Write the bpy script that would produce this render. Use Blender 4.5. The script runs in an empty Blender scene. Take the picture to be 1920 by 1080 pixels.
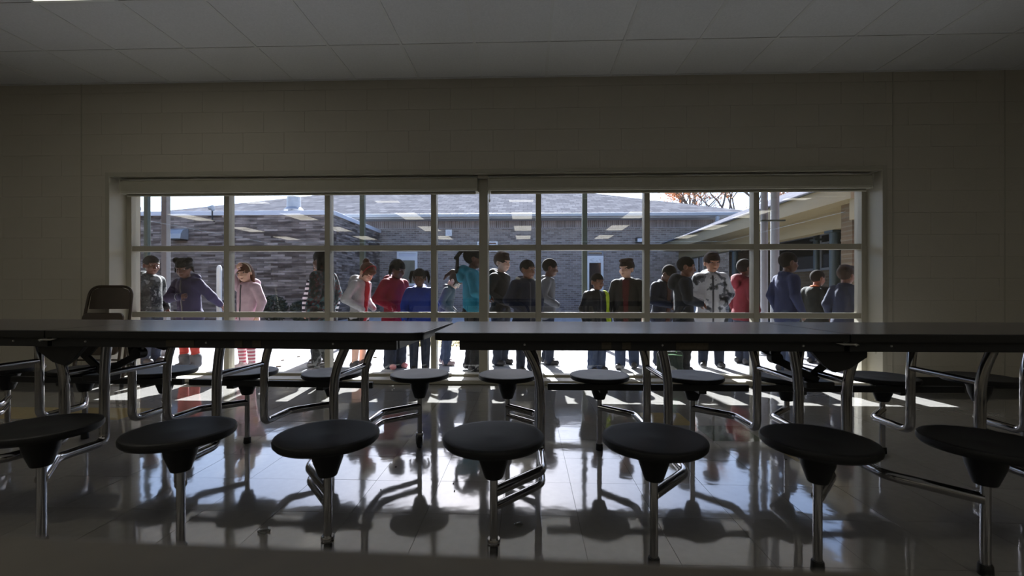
import bpy, bmesh, math, random
import numpy as np
from mathutils import Vector, Matrix, Quaternion
random.seed(7)
rng = np.random.default_rng(7)
S = bpy.context.scene
COL = S.collection

# ------------------------------------------------------------------ camera, sky, sun, exposure
F_PX = 830.0
CAM_H = 0.90
YAW = math.atan(27 / F_PX)
cam_d = bpy.data.cameras.new('camera')
cam_d.sensor_width = 36.0
cam_d.lens = 36.0 * F_PX / 1920.0
cam_d.shift_y = 5.0 / 1920.0
cam_d.clip_start = 0.02
cam_d.clip_end = 400
cam_d.dof.use_dof = True
cam_d.dof.focus_distance = 3.0
cam_d.dof.aperture_fstop = 3.2
cam = bpy.data.objects.new('camera', cam_d)
cam.location = (0, 0, CAM_H)
cam.rotation_euler = (math.pi / 2, 0, YAW)
COL.objects.link(cam)
S.camera = cam

S.view_settings.view_transform = 'Standard'
S.view_settings.look = 'None'
S.view_settings.gamma = 1.0
S.view_settings.exposure = 0.0
S.view_settings.use_curve_mapping = False

SUN_DIR = Vector((0.11, -1.0, -0.66)).normalized()      # the way the sunlight travels
world = bpy.data.worlds.new('sky')
S.world = world
world.use_nodes = True
wn = world.node_tree.nodes
wl = world.node_tree.links
wn.clear()
sky = wn.new('ShaderNodeTexSky')
sky.sky_type = 'NISHITA'
sky.sun_disc = False
sky.sun_elevation = math.asin(-SUN_DIR.z)
sky.sun_rotation = math.atan2(-SUN_DIR.x, -SUN_DIR.y)
sky.air_density = 1.0
sky.dust_density = 1.3
sky.ozone_density = 2.5
bg = wn.new('ShaderNodeBackground')
bg.inputs['Strength'].default_value = 0.45
wo = wn.new('ShaderNodeOutputWorld')
wb_mix = wn.new('ShaderNodeMix')          # the photograph's cool white balance of daylight
wb_mix.data_type = 'RGBA'
wb_mix.blend_type = 'MULTIPLY'
wb_mix.inputs['Factor'].default_value = 1.0
wb_mix.inputs[7].default_value = (0.94, 0.97, 1.05, 1)
wl.new(sky.outputs[0], wb_mix.inputs[6])
wl.new(wb_mix.outputs[2], bg.inputs['Color'])
wl.new(bg.outputs[0], wo.inputs['Surface'])

sun_d = bpy.data.lights.new('sun', 'SUN')
sun_d.energy = 40.0
sun_d.angle = math.radians(0.53)
sun_d.color = (0.97, 0.985, 1.0)
sun = bpy.data.objects.new('sun', sun_d)
sun.rotation_euler = SUN_DIR.to_track_quat('-Z', 'Y').to_euler()
sun.location = (0, 10, 20)
COL.objects.link(sun)

TROFFER = 2.6          # radiance of the ceiling lights' diffusers

# ------------------------------------------------------------------ helpers
def px_to(px, py, Y):
    """point on the plane at depth Y that the pixel (1920x1080) looks at"""
    t = (px - 960) / F_PX
    c, s = math.cos(YAW), math.sin(YAW)
    d = Y / (c + t * s)
    return d * (c * t - s), CAM_H - (py - 545) / F_PX * d

def X_at(px, Y):
    return px_to(px, 545, Y)[0]

def srgb(r, g, b):
    f = lambda v: (v / 255 / 12.92) if v / 255 <= 0.04045 else ((v / 255 + 0.055) / 1.055) ** 2.4
    return (f(r), f(g), f(b))

MATS = {}
def mat(name, color, rough=0.6, metal=0.0, var=0.12, scale=18.0, bump=0.0, bscale=None, spec=0.5,
        emit=None, emit_s=0.0, rand=0.0, sheen=0.0, detail=4.0):
    """procedural principled material: base colour broken up by noise, optional noise bump"""
    if name in MATS:
        return MATS[name]
    m = bpy.data.materials.new(name)
    m.use_nodes = True
    n, l = m.node_tree.nodes, m.node_tree.links
    p = n['Principled BSDF']
    p.inputs['Roughness'].default_value = rough
    p.inputs['Metallic'].default_value = metal
    p.inputs['Specular IOR Level'].default_value = spec
    if sheen:
        p.inputs['Sheen Weight'].default_value = sheen
    tc = n.new('ShaderNodeTexCoord')
    nz = n.new('ShaderNodeTexNoise')
    nz.inputs['Scale'].default_value = scale
    nz.inputs['Detail'].default_value = detail
    l.new(tc.outputs['Object'], nz.inputs['Vector'])
    rp = n.new('ShaderNodeValToRGB')
    c = Vector(color)
    rp.color_ramp.elements[0].position = 0.3
    rp.color_ramp.elements[1].position = 0.7
    rp.color_ramp.elements[0].color = (*(c * (1 - var)), 1)
    rp.color_ramp.elements[1].color = (*[min(1, v * (1 + var)) for v in c], 1)
    l.new(nz.outputs['Fac'], rp.inputs['Fac'])
    out = rp.outputs['Color']
    if rand:
        oi = n.new('ShaderNodeObjectInfo')
        mr = n.new('ShaderNodeMapRange')
        mr.inputs['To Min'].default_value = 1 - rand
        mr.inputs['To Max'].default_value = 1 + rand
        l.new(oi.outputs['Random'], mr.inputs['Value'])
        mx = n.new('ShaderNodeMix')
        mx.data_type = 'RGBA'
        mx.blend_type = 'MULTIPLY'
        mx.inputs['Factor'].default_value = 1.0
        l.new(out, mx.inputs[6])
        l.new(mr.outputs[0], mx.inputs[7])
        out = mx.outputs[2]
    l.new(out, p.inputs['Base Color'])
    if bump:
        nb = n.new('ShaderNodeTexNoise')
        nb.inputs['Scale'].default_value = bscale or scale * 3
        nb.inputs['Detail'].default_value = 3
        l.new(tc.outputs['Object'], nb.inputs['Vector'])
        bp = n.new('ShaderNodeBump')
        bp.inputs['Strength'].default_value = bump
        bp.inputs['Distance'].default_value = 0.01
        l.new(nb.outputs['Fac'], bp.inputs['Height'])
        l.new(bp.outputs[0], p.inputs['Normal'])
    if emit:
        p.inputs['Emission Color'].default_value = (*emit, 1)
        p.inputs['Emission Strength'].default_value = emit_s
    MATS[name] = m
    return m

def brick_mat(name, c1, c2, mortar, bw, bh, axis='X', msize=0.008, blotch=0.35, bump=0.4):
    m = bpy.data.materials.new(name)
    m.use_nodes = True
    n, l = m.node_tree.nodes, m.node_tree.links
    p = n['Principled BSDF']
    p.inputs['Roughness'].default_value = 0.9
    p.inputs['Specular IOR Level'].default_value = 0.0
    tc = n.new('ShaderNodeTexCoord')
    sx = n.new('ShaderNodeSeparateXYZ')
    l.new(tc.outputs['Object'], sx.inputs[0])
    cb = n.new('ShaderNodeCombineXYZ')
    l.new(sx.outputs['X' if axis == 'X' else 'Y'], cb.inputs['X'])
    l.new(sx.outputs['Z'], cb.inputs['Y'])
    bt = n.new('ShaderNodeTexBrick')
    bt.inputs['Scale'].default_value = 1.0
    bt.inputs['Brick Width'].default_value = bw
    bt.inputs['Row Height'].default_value = bh
    bt.inputs['Mortar Size'].default_value = msize
    bt.inputs['Mortar Smooth'].default_value = 0.1
    bt.inputs['Bias'].default_value = 0.0
    bt.inputs['Color1'].default_value = (*c1, 1)
    bt.inputs['Color2'].default_value = (*c2, 1)
    bt.inputs['Mortar'].default_value = (*mortar, 1)
    l.new(cb.outputs[0], bt.inputs['Vector'])
    # patchy colour between groups of bricks, stretched along the courses
    mp = n.new('ShaderNodeMapping')
    mp.inputs['Scale'].default_value = (1.6, 9.0, 1)
    l.new(cb.outputs[0], mp.inputs['Vector'])
    nz = n.new('ShaderNodeTexNoise')
    nz.inputs['Scale'].default_value = 1.3
    nz.inputs['Detail'].default_value = 2
    l.new(mp.outputs[0], nz.inputs['Vector'])
    mr = n.new('ShaderNodeMapRange')
    mr.inputs['From Min'].default_value = 0.3
    mr.inputs['From Max'].default_value = 0.7
    mr.inputs['To Min'].default_value = 1 - blotch
    mr.inputs['To Max'].default_value = 1 + blotch
    l.new(nz.outputs['Fac'], mr.inputs['Value'])
    mx = n.new('ShaderNodeMix')
    mx.data_type = 'RGBA'
    mx.blend_type = 'MULTIPLY'
    mx.inputs['Factor'].default_value = 1
    l.new(bt.outputs['Color'], mx.inputs[6])
    l.new(mr.outputs[0], mx.inputs[7])
    l.new(mx.outputs[2], p.inputs['Base Color'])
    bp = n.new('ShaderNodeBump')
    bp.inputs['Strength'].default_value = bump
    bp.inputs['Distance'].default_value = 0.01
    bp.invert = True
    l.new(bt.outputs['Fac'], bp.inputs['Height'])
    l.new(bp.outputs[0], p.inputs['Normal'])
    MATS[name] = m
    return m

def tag(o, label=None, cat=None, group=None, kind=None):
    if label: o['label'] = label
    if cat: o['category'] = cat
    if group: o['group'] = group
    if kind: o['kind'] = kind
    return o

def empty(name, loc=(0, 0, 0), rz=0.0):
    o = bpy.data.objects.new(name, None)
    o.empty_display_size = 0.1
    o.location = loc
    o.rotation_euler = (0, 0, rz)
    COL.objects.link(o)
    return o

def mesh_obj(name, verts, faces, m=None, parent=None, smooth=False, loc=None):
    me = bpy.data.meshes.new(name)
    me.from_pydata([tuple(v) for v in verts], [], [tuple(f) for f in faces])
    if smooth:
        me.polygons.foreach_set('use_smooth', [True] * len(me.polygons))
    o = bpy.data.objects.new(name, me)
    if m: me.materials.append(m)
    if loc is not None: o.location = loc
    if parent: o.parent = parent
    COL.objects.link(o)
    return o

def share(o, name=None, parent=None, loc=None, rot=None):
    c = o.copy()
    if name: c.name = name
    if parent is not None: c.parent = parent
    if loc is not None: c.location = loc
    if rot is not None: c.rotation_euler = rot
    COL.objects.link(c)
    return c

def fillet(pts, r, seg=6):
    P = [Vector(p) for p in pts]
    out = [P[0]]
    for i in range(1, len(P) - 1):
        a, b, c = P[i - 1], P[i], P[i + 1]
        d1, d2 = (a - b), (c - b)
        rr = min(r, d1.length * 0.48, d2.length * 0.48)
        d1.normalize(); d2.normalize()
        p0, p1 = b + d1 * rr, b + d2 * rr
        for k in range(seg + 1):
            t = k / seg
            out.append(p0 * (1 - t) ** 2 + b * 2 * t * (1 - t) + p1 * t * t)
    out.append(P[-1])
    return out

class MB:
    def __init__(s): s.v, s.f = [], []
    def add(s, v, f):
        o = len(s.v)
        s.v += [tuple(p) for p in v]
        s.f += [tuple(i + o for i in q) for q in f]
        return s
    def box(s, x0, x1, y0, y1, z0, z1):
        v = [(x0, y0, z0), (x1, y0, z0), (x1, y1, z0), (x0, y1, z0), (x0, y0, z1), (x1, y0, z1), (x1, y1, z1), (x0, y1, z1)]
        return s.add(v, [(0, 3, 2, 1), (4, 5, 6, 7), (0, 1, 5, 4), (1, 2, 6, 5), (2, 3, 7, 6), (3, 0, 4, 7)])
    def obox(s, c, ax, ay, az, hx, hy, hz):
        c, ax, ay, az = Vector(c), Vector(ax), Vector(ay), Vector(az)
        v = []
        for sz in (-1, 1):
            for sx, sy in ((-1, -1), (1, -1), (1, 1), (-1, 1)):
                v.append(c + ax * hx * sx + ay * hy * sy + az * hz * sz)
        return s.add(v, [(0, 3, 2, 1), (4, 5, 6, 7), (0, 1, 5, 4), (1, 2, 6, 5), (2, 3, 7, 6), (3, 0, 4, 7)])
    def bar(s, a, b, w, h, up=(0, 0, 1)):
        a, b = Vector(a), Vector(b)
        d = (b - a); L = d.length; d.normalize()
        u = Vector(up); x = d.cross(u)
        if x.length < 1e-4: x = d.cross(Vector((0, 1, 0)))
        x.normalize(); u = x.cross(d)
        return s.obox((a + b) / 2, d, x, u, L / 2, w / 2, h / 2)
    def tube(s, pts, r, n=12, cap=True):
        P = [Vector(p) for p in pts]
        R = r if isinstance(r, (list, tuple)) else [r] * len(P)
        T = []
        for i in range(len(P)):
            t = (P[min(i + 1, len(P) - 1)] - P[max(i - 1, 0)])
            T.append(t.normalized() if t.length > 1e-9 else Vector((0, 0, 1)))
        u = T[0].orthogonal().normalized()
        v, f = [], []
        for i, p in enumerate(P):
            u = (u - T[i] * u.dot(T[i])).normalized()
            w = T[i].cross(u)
            for k in range(n):
                a = 2 * math.pi * k / n
                v.append(p + (u * math.cos(a) + w * math.sin(a)) * R[i])
        for i in range(len(P) - 1):
            for k in range(n):
                a, b = i * n + k, i * n + (k + 1) % n
                f.append((a, b, b + n, a + n))
        if cap:
            f.append(tuple(reversed(range(n))))
            f.append(tuple(range((len(P) - 1) * n, len(P) * n)))
        return s.add(v, f)
    def lathe(s, prof, n=24, c=(0, 0, 0), axis='Z'):
        c = Vector(c); v, f = [], []
        for r, z in prof:
            for k in range(n):
                a = 2 * math.pi * k / n
                if axis == 'Z': q = Vector((r * math.cos(a), r * math.sin(a), z))
                elif axis == 'X': q = Vector((z, r * math.cos(a), r * math.sin(a)))
                else: q = Vector((r * math.sin(a), z, r * math.cos(a)))
                v.append(c + q)
        for i in range(len(prof) - 1):
            for k in range(n):
                a, b = i * n + k, i * n + (k + 1) % n
                f.append((a, b, b + n, a + n))
        f.append(tuple(reversed(range(n))))
        f.append(tuple(range((len(prof) - 1) * n, len(prof) * n)))
        return s.add(v, f)
    def prism(s, outline, z0, z1):
        n = len(outline)
        v = [(x, y, z0) for x, y in outline] + [(x, y, z1) for x, y in outline]
        f = [tuple(reversed(range(n))), tuple(range(n, 2 * n))]
        f += [(i, (i + 1) % n, (i + 1) % n + n, i + n) for i in range(n)]
        return s.add(v, f)
    def plate(s, pts, thick):
        """flat polygon with thickness, any orientation"""
        P = [Vector(p) for p in pts]
        nrm = (P[1] - P[0]).cross(P[2] - P[0]).normalized() * thick / 2
        n = len(P)
        f = [tuple(range(n)), tuple(reversed(range(n, 2 * n)))]
        f += [((i + 1) % n, i, i + n, (i + 1) % n + n) for i in range(n)]
        return s.add([p + nrm for p in P] + [p - nrm for p in P], f)
    def build(s, name, m=None, parent=None, smooth=False, loc=None, bevel=0.0):
        o = mesh_obj(name, s.v, s.f, m, parent, False, loc)
        if smooth:
            o.data.polygons.foreach_set('use_smooth', [True] * len(o.data.polygons))
            try: o.data.set_sharp_from_angle(angle=math.radians(40))
            except Exception: pass
        if bevel:
            b = o.modifiers.new('bevel', 'BEVEL')
            b.width = bevel; b.segments = 2; b.limit_method = 'ANGLE'
        return o

def rrect(x0, x1, y0, y1, r, corners=(1, 1, 1, 1), seg=6):
    """rounded rectangle outline, ccw from lower-left; corners flags ll, lr, ur, ul"""
    out = []
    C = [((x0, y0), math.pi, 0), ((x1, y0), 1.5 * math.pi, 1), ((x1, y1), 0, 2), ((x0, y1), 0.5 * math.pi, 3)]
    for (cx, cy), a0, i in C:
        if not corners[i]:
            out.append((cx, cy)); continue
        ox = cx + (r if cx == x0 else -r)
        oy = cy + (r if cy == y0 else -r)
        for k in range(seg + 1):
            a = a0 + k / seg * math.pi / 2
            out.append((ox + r * math.cos(a), oy + r * math.sin(a)))
    return out

# ------------------------------------------------------------------ materials
M_WALL = mat('painted block wall', srgb(188, 182, 168), 0.55, var=0.03, scale=3, bump=0.15, bscale=60, rand=0.004)
M_TRIM = mat('cream window paint', srgb(172, 167, 152), 0.45, var=0.03, scale=6)
M_CEIL = mat('ceiling tile', srgb(214, 214, 214), 0.9, var=0.04, scale=60, bump=0.25, bscale=220, spec=0.1, rand=0.02)
M_GRID = mat('ceiling grid', srgb(208, 208, 206), 0.5, var=0.02)
M_RUBBER = mat('black rubber base', (0.012, 0.012, 0.012), 0.5, var=0.1)
M_CHROME = mat('chrome tube', (0.44, 0.43, 0.43), 0.15, 1.0, var=0.05, scale=9)
M_BLACKP = mat('black moulded plastic', (0.009, 0.0092, 0.0105), 0.45, var=0.15, scale=40, bump=0.12, bscale=500, spec=0.35)
M_BLACKM = mat('black painted steel', (0.010, 0.010, 0.011), 0.45, var=0.2, scale=30)
M_LAM = mat('grey laminate', srgb(86, 80, 80), 0.22, var=0.25, scale=140, spec=0.5, detail=6)
M_EDGE = mat('black vinyl edge', (0.010, 0.010, 0.011), 0.35, var=0.1)
M_BOLT = mat('zinc bolt', (0.6, 0.6, 0.6), 0.3, 1.0)
M_TAG = mat('worn paper tag', srgb(70, 62, 50), 0.7, var=0.2, scale=60)
M_BROWNLAM = mat('brown laminate', srgb(90, 83, 71), 0.5, var=0.12, scale=30)
M_BROWNST = mat('brown painted steel', srgb(62, 50, 38), 0.35, var=0.1, scale=12)
M_SHADE = mat('shade cassette', srgb(172, 168, 152), 0.5, var=0.03)
M_PAVE = mat('pale concrete', srgb(146, 147, 150), 0.85, var=0.06, scale=2.5, bump=0.2, bscale=60, spec=0.2)
M_CANOPY = mat('canopy soffit', srgb(226, 226, 226), 0.7, var=0.05)
M_POSTG = mat('dark green post', srgb(52, 62, 56), 0.5, var=0.08)
M_POSTW = mat('pale grey post', srgb(124, 126, 132), 0.5, var=0.06)
M_TEAL = mat('teal column', srgb(48, 60, 66), 0.5, var=0.06)
M_TAN = mat('tan fascia', srgb(134, 123, 97), 0.6, var=0.04, scale=2)
M_GUTTER = mat('grey gutter', srgb(168, 170, 174), 0.6, var=0.04, scale=2)
M_COPING = mat('pale metal coping', srgb(200, 203, 212), 0.6, var=0.05, scale=2)
M_METAL = mat('galvanised metal', srgb(150, 154, 160), 0.4, 0.2, var=0.08, scale=6)
M_WHITEP = mat('white paint', srgb(216, 218, 220), 0.5, var=0.03)
M_DKGLASS = mat('dark window glass', (0.012, 0.014, 0.018), 0.06, var=0.1, spec=0.8)
M_SOIL = mat('leaf strewn soil', srgb(120, 110, 78), 0.95, var=0.35, scale=8, bump=0.6, bscale=30, spec=0.1)
M_BARK = mat('grey bark', srgb(86, 76, 70), 0.9, var=0.2, scale=10, spec=0.1)

GLASS_F0 = 0.075
def glass_mat():
    m = bpy.data.materials.new('window glass')
    m.use_nodes = True
    n, l = m.node_tree.nodes, m.node_tree.links
    n.clear()
    tr = n.new('ShaderNodeBsdfTransparent')
    tr.inputs['Color'].default_value = (0.93, 0.94, 0.95, 1)
    gl = n.new('ShaderNodeBsdfGlossy')
    gl.inputs['Roughness'].default_value = 0.0
    gl.inputs['Color'].default_value = (1, 1, 1, 1)
    # Schlick reflectance, the same from both sides of the thin pane
    lw = n.new('ShaderNodeLayerWeight')
    lw.inputs['Blend'].default_value = 0.5
    pw = n.new('ShaderNodeMath'); pw.operation = 'POWER'; pw.inputs[1].default_value = 5.0
    l.new(lw.outputs['Facing'], pw.inputs[0])
    fr = n.new('ShaderNodeMath'); fr.operation = 'MULTIPLY_ADD'
    fr.inputs[1].default_value = 1 - GLASS_F0; fr.inputs[2].default_value = GLASS_F0
    l.new(pw.outputs[0], fr.inputs[0])
    # faint smears in the reflection
    tc = n.new('ShaderNodeTexCoord')
    nz = n.new('ShaderNodeTexNoise'); nz.inputs['Scale'].default_value = 1.5
    l.new(tc.outputs['Object'], nz.inputs['Vector'])
    bp = n.new('ShaderNodeBump'); bp.inputs['Strength'].default_value = 0.02; bp.inputs['Distance'].default_value = 0.01
    l.new(nz.outputs['Fac'], bp.inputs['Height'])
    l.new(bp.outputs[0], gl.inputs['Normal'])
    mx = n.new('ShaderNodeMixShader')
    l.new(fr.outputs[0], mx.inputs[0]); l.new(tr.outputs[0], mx.inputs[1]); l.new(gl.outputs[0], mx.inputs[2])
    o = n.new('ShaderNodeOutputMaterial')
    l.new(mx.outputs[0], o.inputs['Surface'])
    return m
M_GLASS = glass_mat()

def floor_mat(name, color, var):
    m = mat(name, color, 0.13, var=var, scale=26, rand=0.03, detail=5)
    n, l = m.node_tree.nodes, m.node_tree.links
    p = n['Principled BSDF']
    p.inputs['Specular IOR Level'].default_value = 1.0
    geo = n.new('ShaderNodeNewGeometry')
    nz = n.new('ShaderNodeTexNoise'); nz.inputs['Scale'].default_value = 9; nz.inputs['Detail'].default_value = 2
    l.new(geo.outputs['Position'], nz.inputs['Vector'])
    bp = n.new('ShaderNodeBump'); bp.inputs['Strength'].default_value = 0.05; bp.inputs['Distance'].default_value = 0.01
    l.new(nz.outputs['Fac'], bp.inputs['Height'])
    l.new(bp.outputs[0], p.inputs['Normal'])
    # scuffed wax: roughness varies in soft patches
    n2 = n.new('ShaderNodeTexNoise'); n2.inputs['Scale'].default_value = 3.5; n2.inputs['Detail'].default_value = 5
    l.new(geo.outputs['Position'], n2.inputs['Vector'])
    mr = n.new('ShaderNodeMapRange'); mr.inputs['To Min'].default_value = 0.02; mr.inputs['To Max'].default_value = 0.10
    l.new(n2.outputs['Fac'], mr.inputs['Value'])
    l.new(mr.outputs[0], p.inputs['Roughness'])
    return m
M_FLOOR = floor_mat('waxed beige floor tile', srgb(130, 128, 124), 0.05)
M_FGREEN = floor_mat('waxed green floor tile', srgb(84, 96, 82), 0.06)
M_FYEL = floor_mat('waxed ochre floor tile', srgb(160, 144, 104), 0.06)
M_GROUT = mat('dark floor joint', srgb(70, 66, 58), 0.8)

# ------------------------------------------------------------------ the room
WY = 4.22            # inner face of the window wall
GY = 4.45            # glass plane
OX0, OX1, OZ = -4.10, 3.31, 2.03
CH = 2.93
RX0, RX1, RY0 = -11.0, 8.2, -9.6

floor = MB().box(RX0, RX1, RY0, GY + 0.12, -0.15, -0.0045).build('floor', M_GROUT)
tag(floor, kind='structure')
T = 0.305
tile_bm = MB().box(-T / 2 + .0007, T / 2 - .0007, -T / 2 + .0007, T / 2 - .0007, -.0045, 0.0)
tile0 = None
tile_me = {}
for key, mm in (('b', M_FLOOR), ('g', M_FGREEN), ('y', M_FYEL)):
    me = bpy.data.meshes.new('floor_tile')
    me.from_pydata(tile_bm.v, [], tile_bm.f)
    me.materials.append(mm)
    tile_me[key] = me
accent = {(0, 0): 'g', (-1, 1): 'y', (1, -1): 'y', (0, -1): 'b', (-17, 1): 'y', (-16, 1): 'y', (-15, 1): 'y', (-14, 1): 'y', (-18, 0): 'g'}
cells = []
i0, i1 = math.floor((RX0 - 1.12) / T), math.ceil((RX1 - 1.12) / T)
j0, j1 = math.floor((RY0 - 2.69) / T), 5
for i in range(i0, i1):
    for j in range(j0, j1):
        cx, cy = 1.12 + (i + .5) * T, 2.69 + (j + .5) * T
        inview = cy > 0.95 and abs(cx) < 1.19 * cy + 0.15
        cells.append((0 if inview else 1, cx * cx + cy * cy, i, j, cx, cy))
cells.sort()
field = {'b': MB(), 'y': MB(), 'g': MB()}
for k, (o, d, i, j, cx, cy) in enumerate(cells):
    key = accent.get((i, j), 'b')
    if o == 0 and k < 300:
        t = bpy.data.objects.new('floor_tile', tile_me[key])
        t.location = (cx, cy, 0)
        t.rotation_euler = (random.gauss(0, .0011), random.gauss(0, .0011), 0)
        t.parent = floor
        COL.objects.link(t)
    else:
        field[key].box(cx - T / 2 + .0007, cx + T / 2 - .0007, cy - T / 2 + .0007, cy + T / 2 - .0007, -.0045, 0)
for key, mm in (('b', M_FLOOR), ('y', M_FYEL), ('g', M_FGREEN)):
    if field[key].v:
        tag(field[key].build('tile_field', mm, floor), kind='stuff')

# window wall: core behind, painted blocks in front of it where the photograph sees them
WB = WY + 0.012
wall = MB()
wall.box(RX0, OX0, WB, GY + .12, 0, CH)
wall.box(OX1, RX1, WB, GY + .12, 0, CH)
wall.box(OX0, OX1, WB, GY + .12, OZ, CH)
wall = wall.build('wall_back', M_WALL)
tag(wall, kind='structure')
BW, BH = 0.406, 0.203
block_cache = {}
def block(x0, x1, z0, z1):
    g = 0.0003; ch = 0.0011
    x0 += g; x1 -= g; z0 += g; z1 -= g
    w, h = x1 - x0, z1 - z0
    if w < .02 or h < .01: return
    key = (round(w, 3), round(h, 3))
    if key not in block_cache:
        a, b = w / 2, h / 2
        v = [(-a, 0, -b), (a, 0, -b), (a, 0, b), (-a, 0, b),
             (-a, -.010, -b), (a, -.010, -b), (a, -.010, b), (-a, -.010, b),
             (-a + ch, -.012, -b + ch), (a - ch, -.012, -b + ch), (a - ch, -.012, b - ch), (-a + ch, -.012, b - ch)]
        f = [(0, 1, 5, 4), (1, 2, 6, 5), (2, 3, 7, 6), (3, 0, 4, 7), (4, 5, 9, 8), (5, 6, 10, 9), (6, 7, 11, 10), (7, 4, 8, 11), (8, 9, 10, 11)]
        me = bpy.data.meshes.new('wall_block')
        me.from_pydata(v, [], f); me.materials.append(M_WALL)
        block_cache[key] = me
    o = bpy.data.objects.new('wall_block', block_cache[key])
    o.location = ((x0 + x1) / 2, WB, (z0 + z1) / 2)
    o.parent = wall
    COL.objects.link(o)
VX0, VX1 = -5.8, 5.2
row = 0; z = 0.0
while z < CH - .01:
    z1 = min(z + BH, CH)
    x = VX0 - (BW / 2 if row % 2 else 0)
    while x < VX1:
        a, b = max(x, VX0), min(x + BW, VX1)
        if z >= OZ - .01:
            block(a, b, z, z1)
        else:
            if a < OX0: block(a, min(b, OX0), z, z1)
            if b > OX1: block(max(a, OX1), b, z, z1)
        x += BW
    z += BH; row += 1
M_EXT = brick_mat('red brown facing brick', srgb(92, 66, 56), srgb(120, 90, 76), srgb(120, 112, 104), .22, .075, 'X', .010, .15)
ext = MB()
ext.box(-14, OX0, GY + .12, GY + .125, -.1, 4.2).box(OX1, 10, GY + .12, GY + .125, -.1, 4.2).box(OX0, OX1, GY + .12, GY + .125, OZ, 4.2)
ext.build('outer_brickwork', M_EXT, wall)
MB().box(RX0, VX0, WY, WB, 0, CH).build('plain_facing', M_WALL, wall)
MB().box(VX1, RX1, WY, WB, 0, CH).build('plain_facing', M_WALL, wall)
for xx in (-4.38, 3.40, 4.40):
    MB().box(xx - .006, xx + .006, WY - .004, WY + .004, 0.1, CH).build('control_joint', M_TRIM, wall)
for nm, args in (('wall_left', (RX0 - .2, RX0, RY0, GY, 0, CH)), ('wall_right', (RX1, RX1 + .2, RY0, GY, 0, CH)),
                 ('wall_front', (RX0 - .2, RX1 + .2, RY0 - .2, RY0, 0, CH))):
    tag(MB().box(*args).build(nm, M_WALL), kind='structure')
tag(MB().box(RX0, OX0 - .02, WY - .006, WY, 0, .102).build('baseboard_left', M_RUBBER, bevel=.003), kind='structure')
tag(MB().box(OX1 + .02, RX1, WY - .006, WY, 0, .102).build('baseboard_right', M_RUBBER, bevel=.003), kind='structure')

# ceiling: suspended grid and lay-in panels
ceil = MB().box(RX0, RX1, RY0, GY + .1, CH + .03, CH + .15).build('ceiling', M_GRID)
tag(ceil, kind='structure')
CT = 0.61
GX, GYc = 0.185, 3.63
LIGHTS = [(-3.17, 2.41)] + [(x, y) for y in (-0.64, -3.08, -5.52, -7.96) for x in (-9.27, -6.22, -3.17, -0.12, 2.93, 5.98)]
pan = MB(); pb = CT / 2 - .010
p_me = bpy.data.meshes.new('ceiling_panel')
pm = MB().box(-pb, pb, -pb, pb, 0.004, 0.022)
p_me.from_pydata(pm.v, [], pm.f); p_me.materials.append(M_CEIL)
grid = MB()
ki0, ki1 = math.floor((RX0 - GX) / CT), math.ceil((RX1 - GX) / CT)
kj0, kj1 = math.floor((RY0 - GYc) / CT), 2
for i in range(ki0, ki1):
    for j in range(kj0, kj1):
        x0, x1 = GX + i * CT, GX + (i + 1) * CT
        y0, y1 = GYc + (j - 1) * CT, GYc + j * CT
        cx, cy = (x0 + x1) / 2, (y0 + y1) / 2
        if any(abs(cx - lx) < .2 and abs(cy - ly) < .5 for lx, ly in LIGHTS): continue
        X0, X1, Y0, Y1 = max(x0, RX0) + .010, min(x1, RX1) - .010, max(y0, RY0) + .010, min(y1, WY) - .010
        if X1 - X0 < .02 or Y1 - Y0 < .02: continue
        if cy > 2.0 and abs(cx) < 1.25 * cy + .4:
            if j == 1:
                MB().box(X0, X1, Y0, Y1, CH + .004, CH + .022).build('ceiling_panel', M_CEIL, ceil)
            else:
                o = bpy.data.objects.new('ceiling_panel', p_me)
                o.location = (cx, cy, CH); o.parent = ceil
                COL.objects.link(o)
        else:
            pan.box(X0, X1, Y0, Y1, CH + .004, CH + .022)
tag(pan.build('panel_field', M_CEIL, ceil), kind='stuff')
for i in range(ki0, ki1 + 1):
    x = GX + i * CT
    if RX0 < x < RX1: grid.box(x - .012, x + .012, RY0, WY, CH, CH + .008)
for j in range(kj0, kj1):
    y = GYc + j * CT
    if RY0 < y < WY: grid.box(RX0, RX1, y - .012, y + .012, CH - .0005, CH + .008)
grid.box(RX0, RX1, WY - .022, WY, CH - .001, CH + .008)
grid.build('grid_runners', M_GRID, ceil)

M_DIFF = mat('lit prismatic diffuser', (0.9, 0.88, 0.75), 0.4, emit=(1.0, 0.95, 0.81), emit_s=TROFFER, var=0.02)
M_TFRAME = mat('white troffer frame', srgb(225, 225, 220), 0.5, var=0.02)
def troffer(x, y, label, group=None):
    r = empty('ceiling_light', (x, y, CH))
    tag(r, label, 'light', group)
    a, b = .305 - .012, .61 - .012
    fr = MB()
    fr.box(-a, a, -b, -b + .02, -.004, .03); fr.box(-a, a, b - .02, b, -.004, .03)
    fr.box(-a, -a + .02, -b + .02, b - .02, -.004, .03); fr.box(a - .02, a, -b + .02, b - .02, -.004, .03)
    fr.build('frame', M_TFRAME, r)
    MB().box(-a + .02, a - .02, -b + .02, b - .02, .002, .012).build('diffuser', M_DIFF, r)
    return r
t0 = troffer(*LIGHTS[0], 'lit ceiling panel light cut by the top left of the picture')
for (x, y) in LIGHTS[1:]:
    c = share(t0, 'ceiling_light', loc=(x, y, CH))
    tag(c, 'lit ceiling panel light behind the camera, mirrored in the window glass', 'light', 'ceiling lights behind the camera')
    for ch in list(t0.children):
        share(ch, parent=c)

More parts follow.
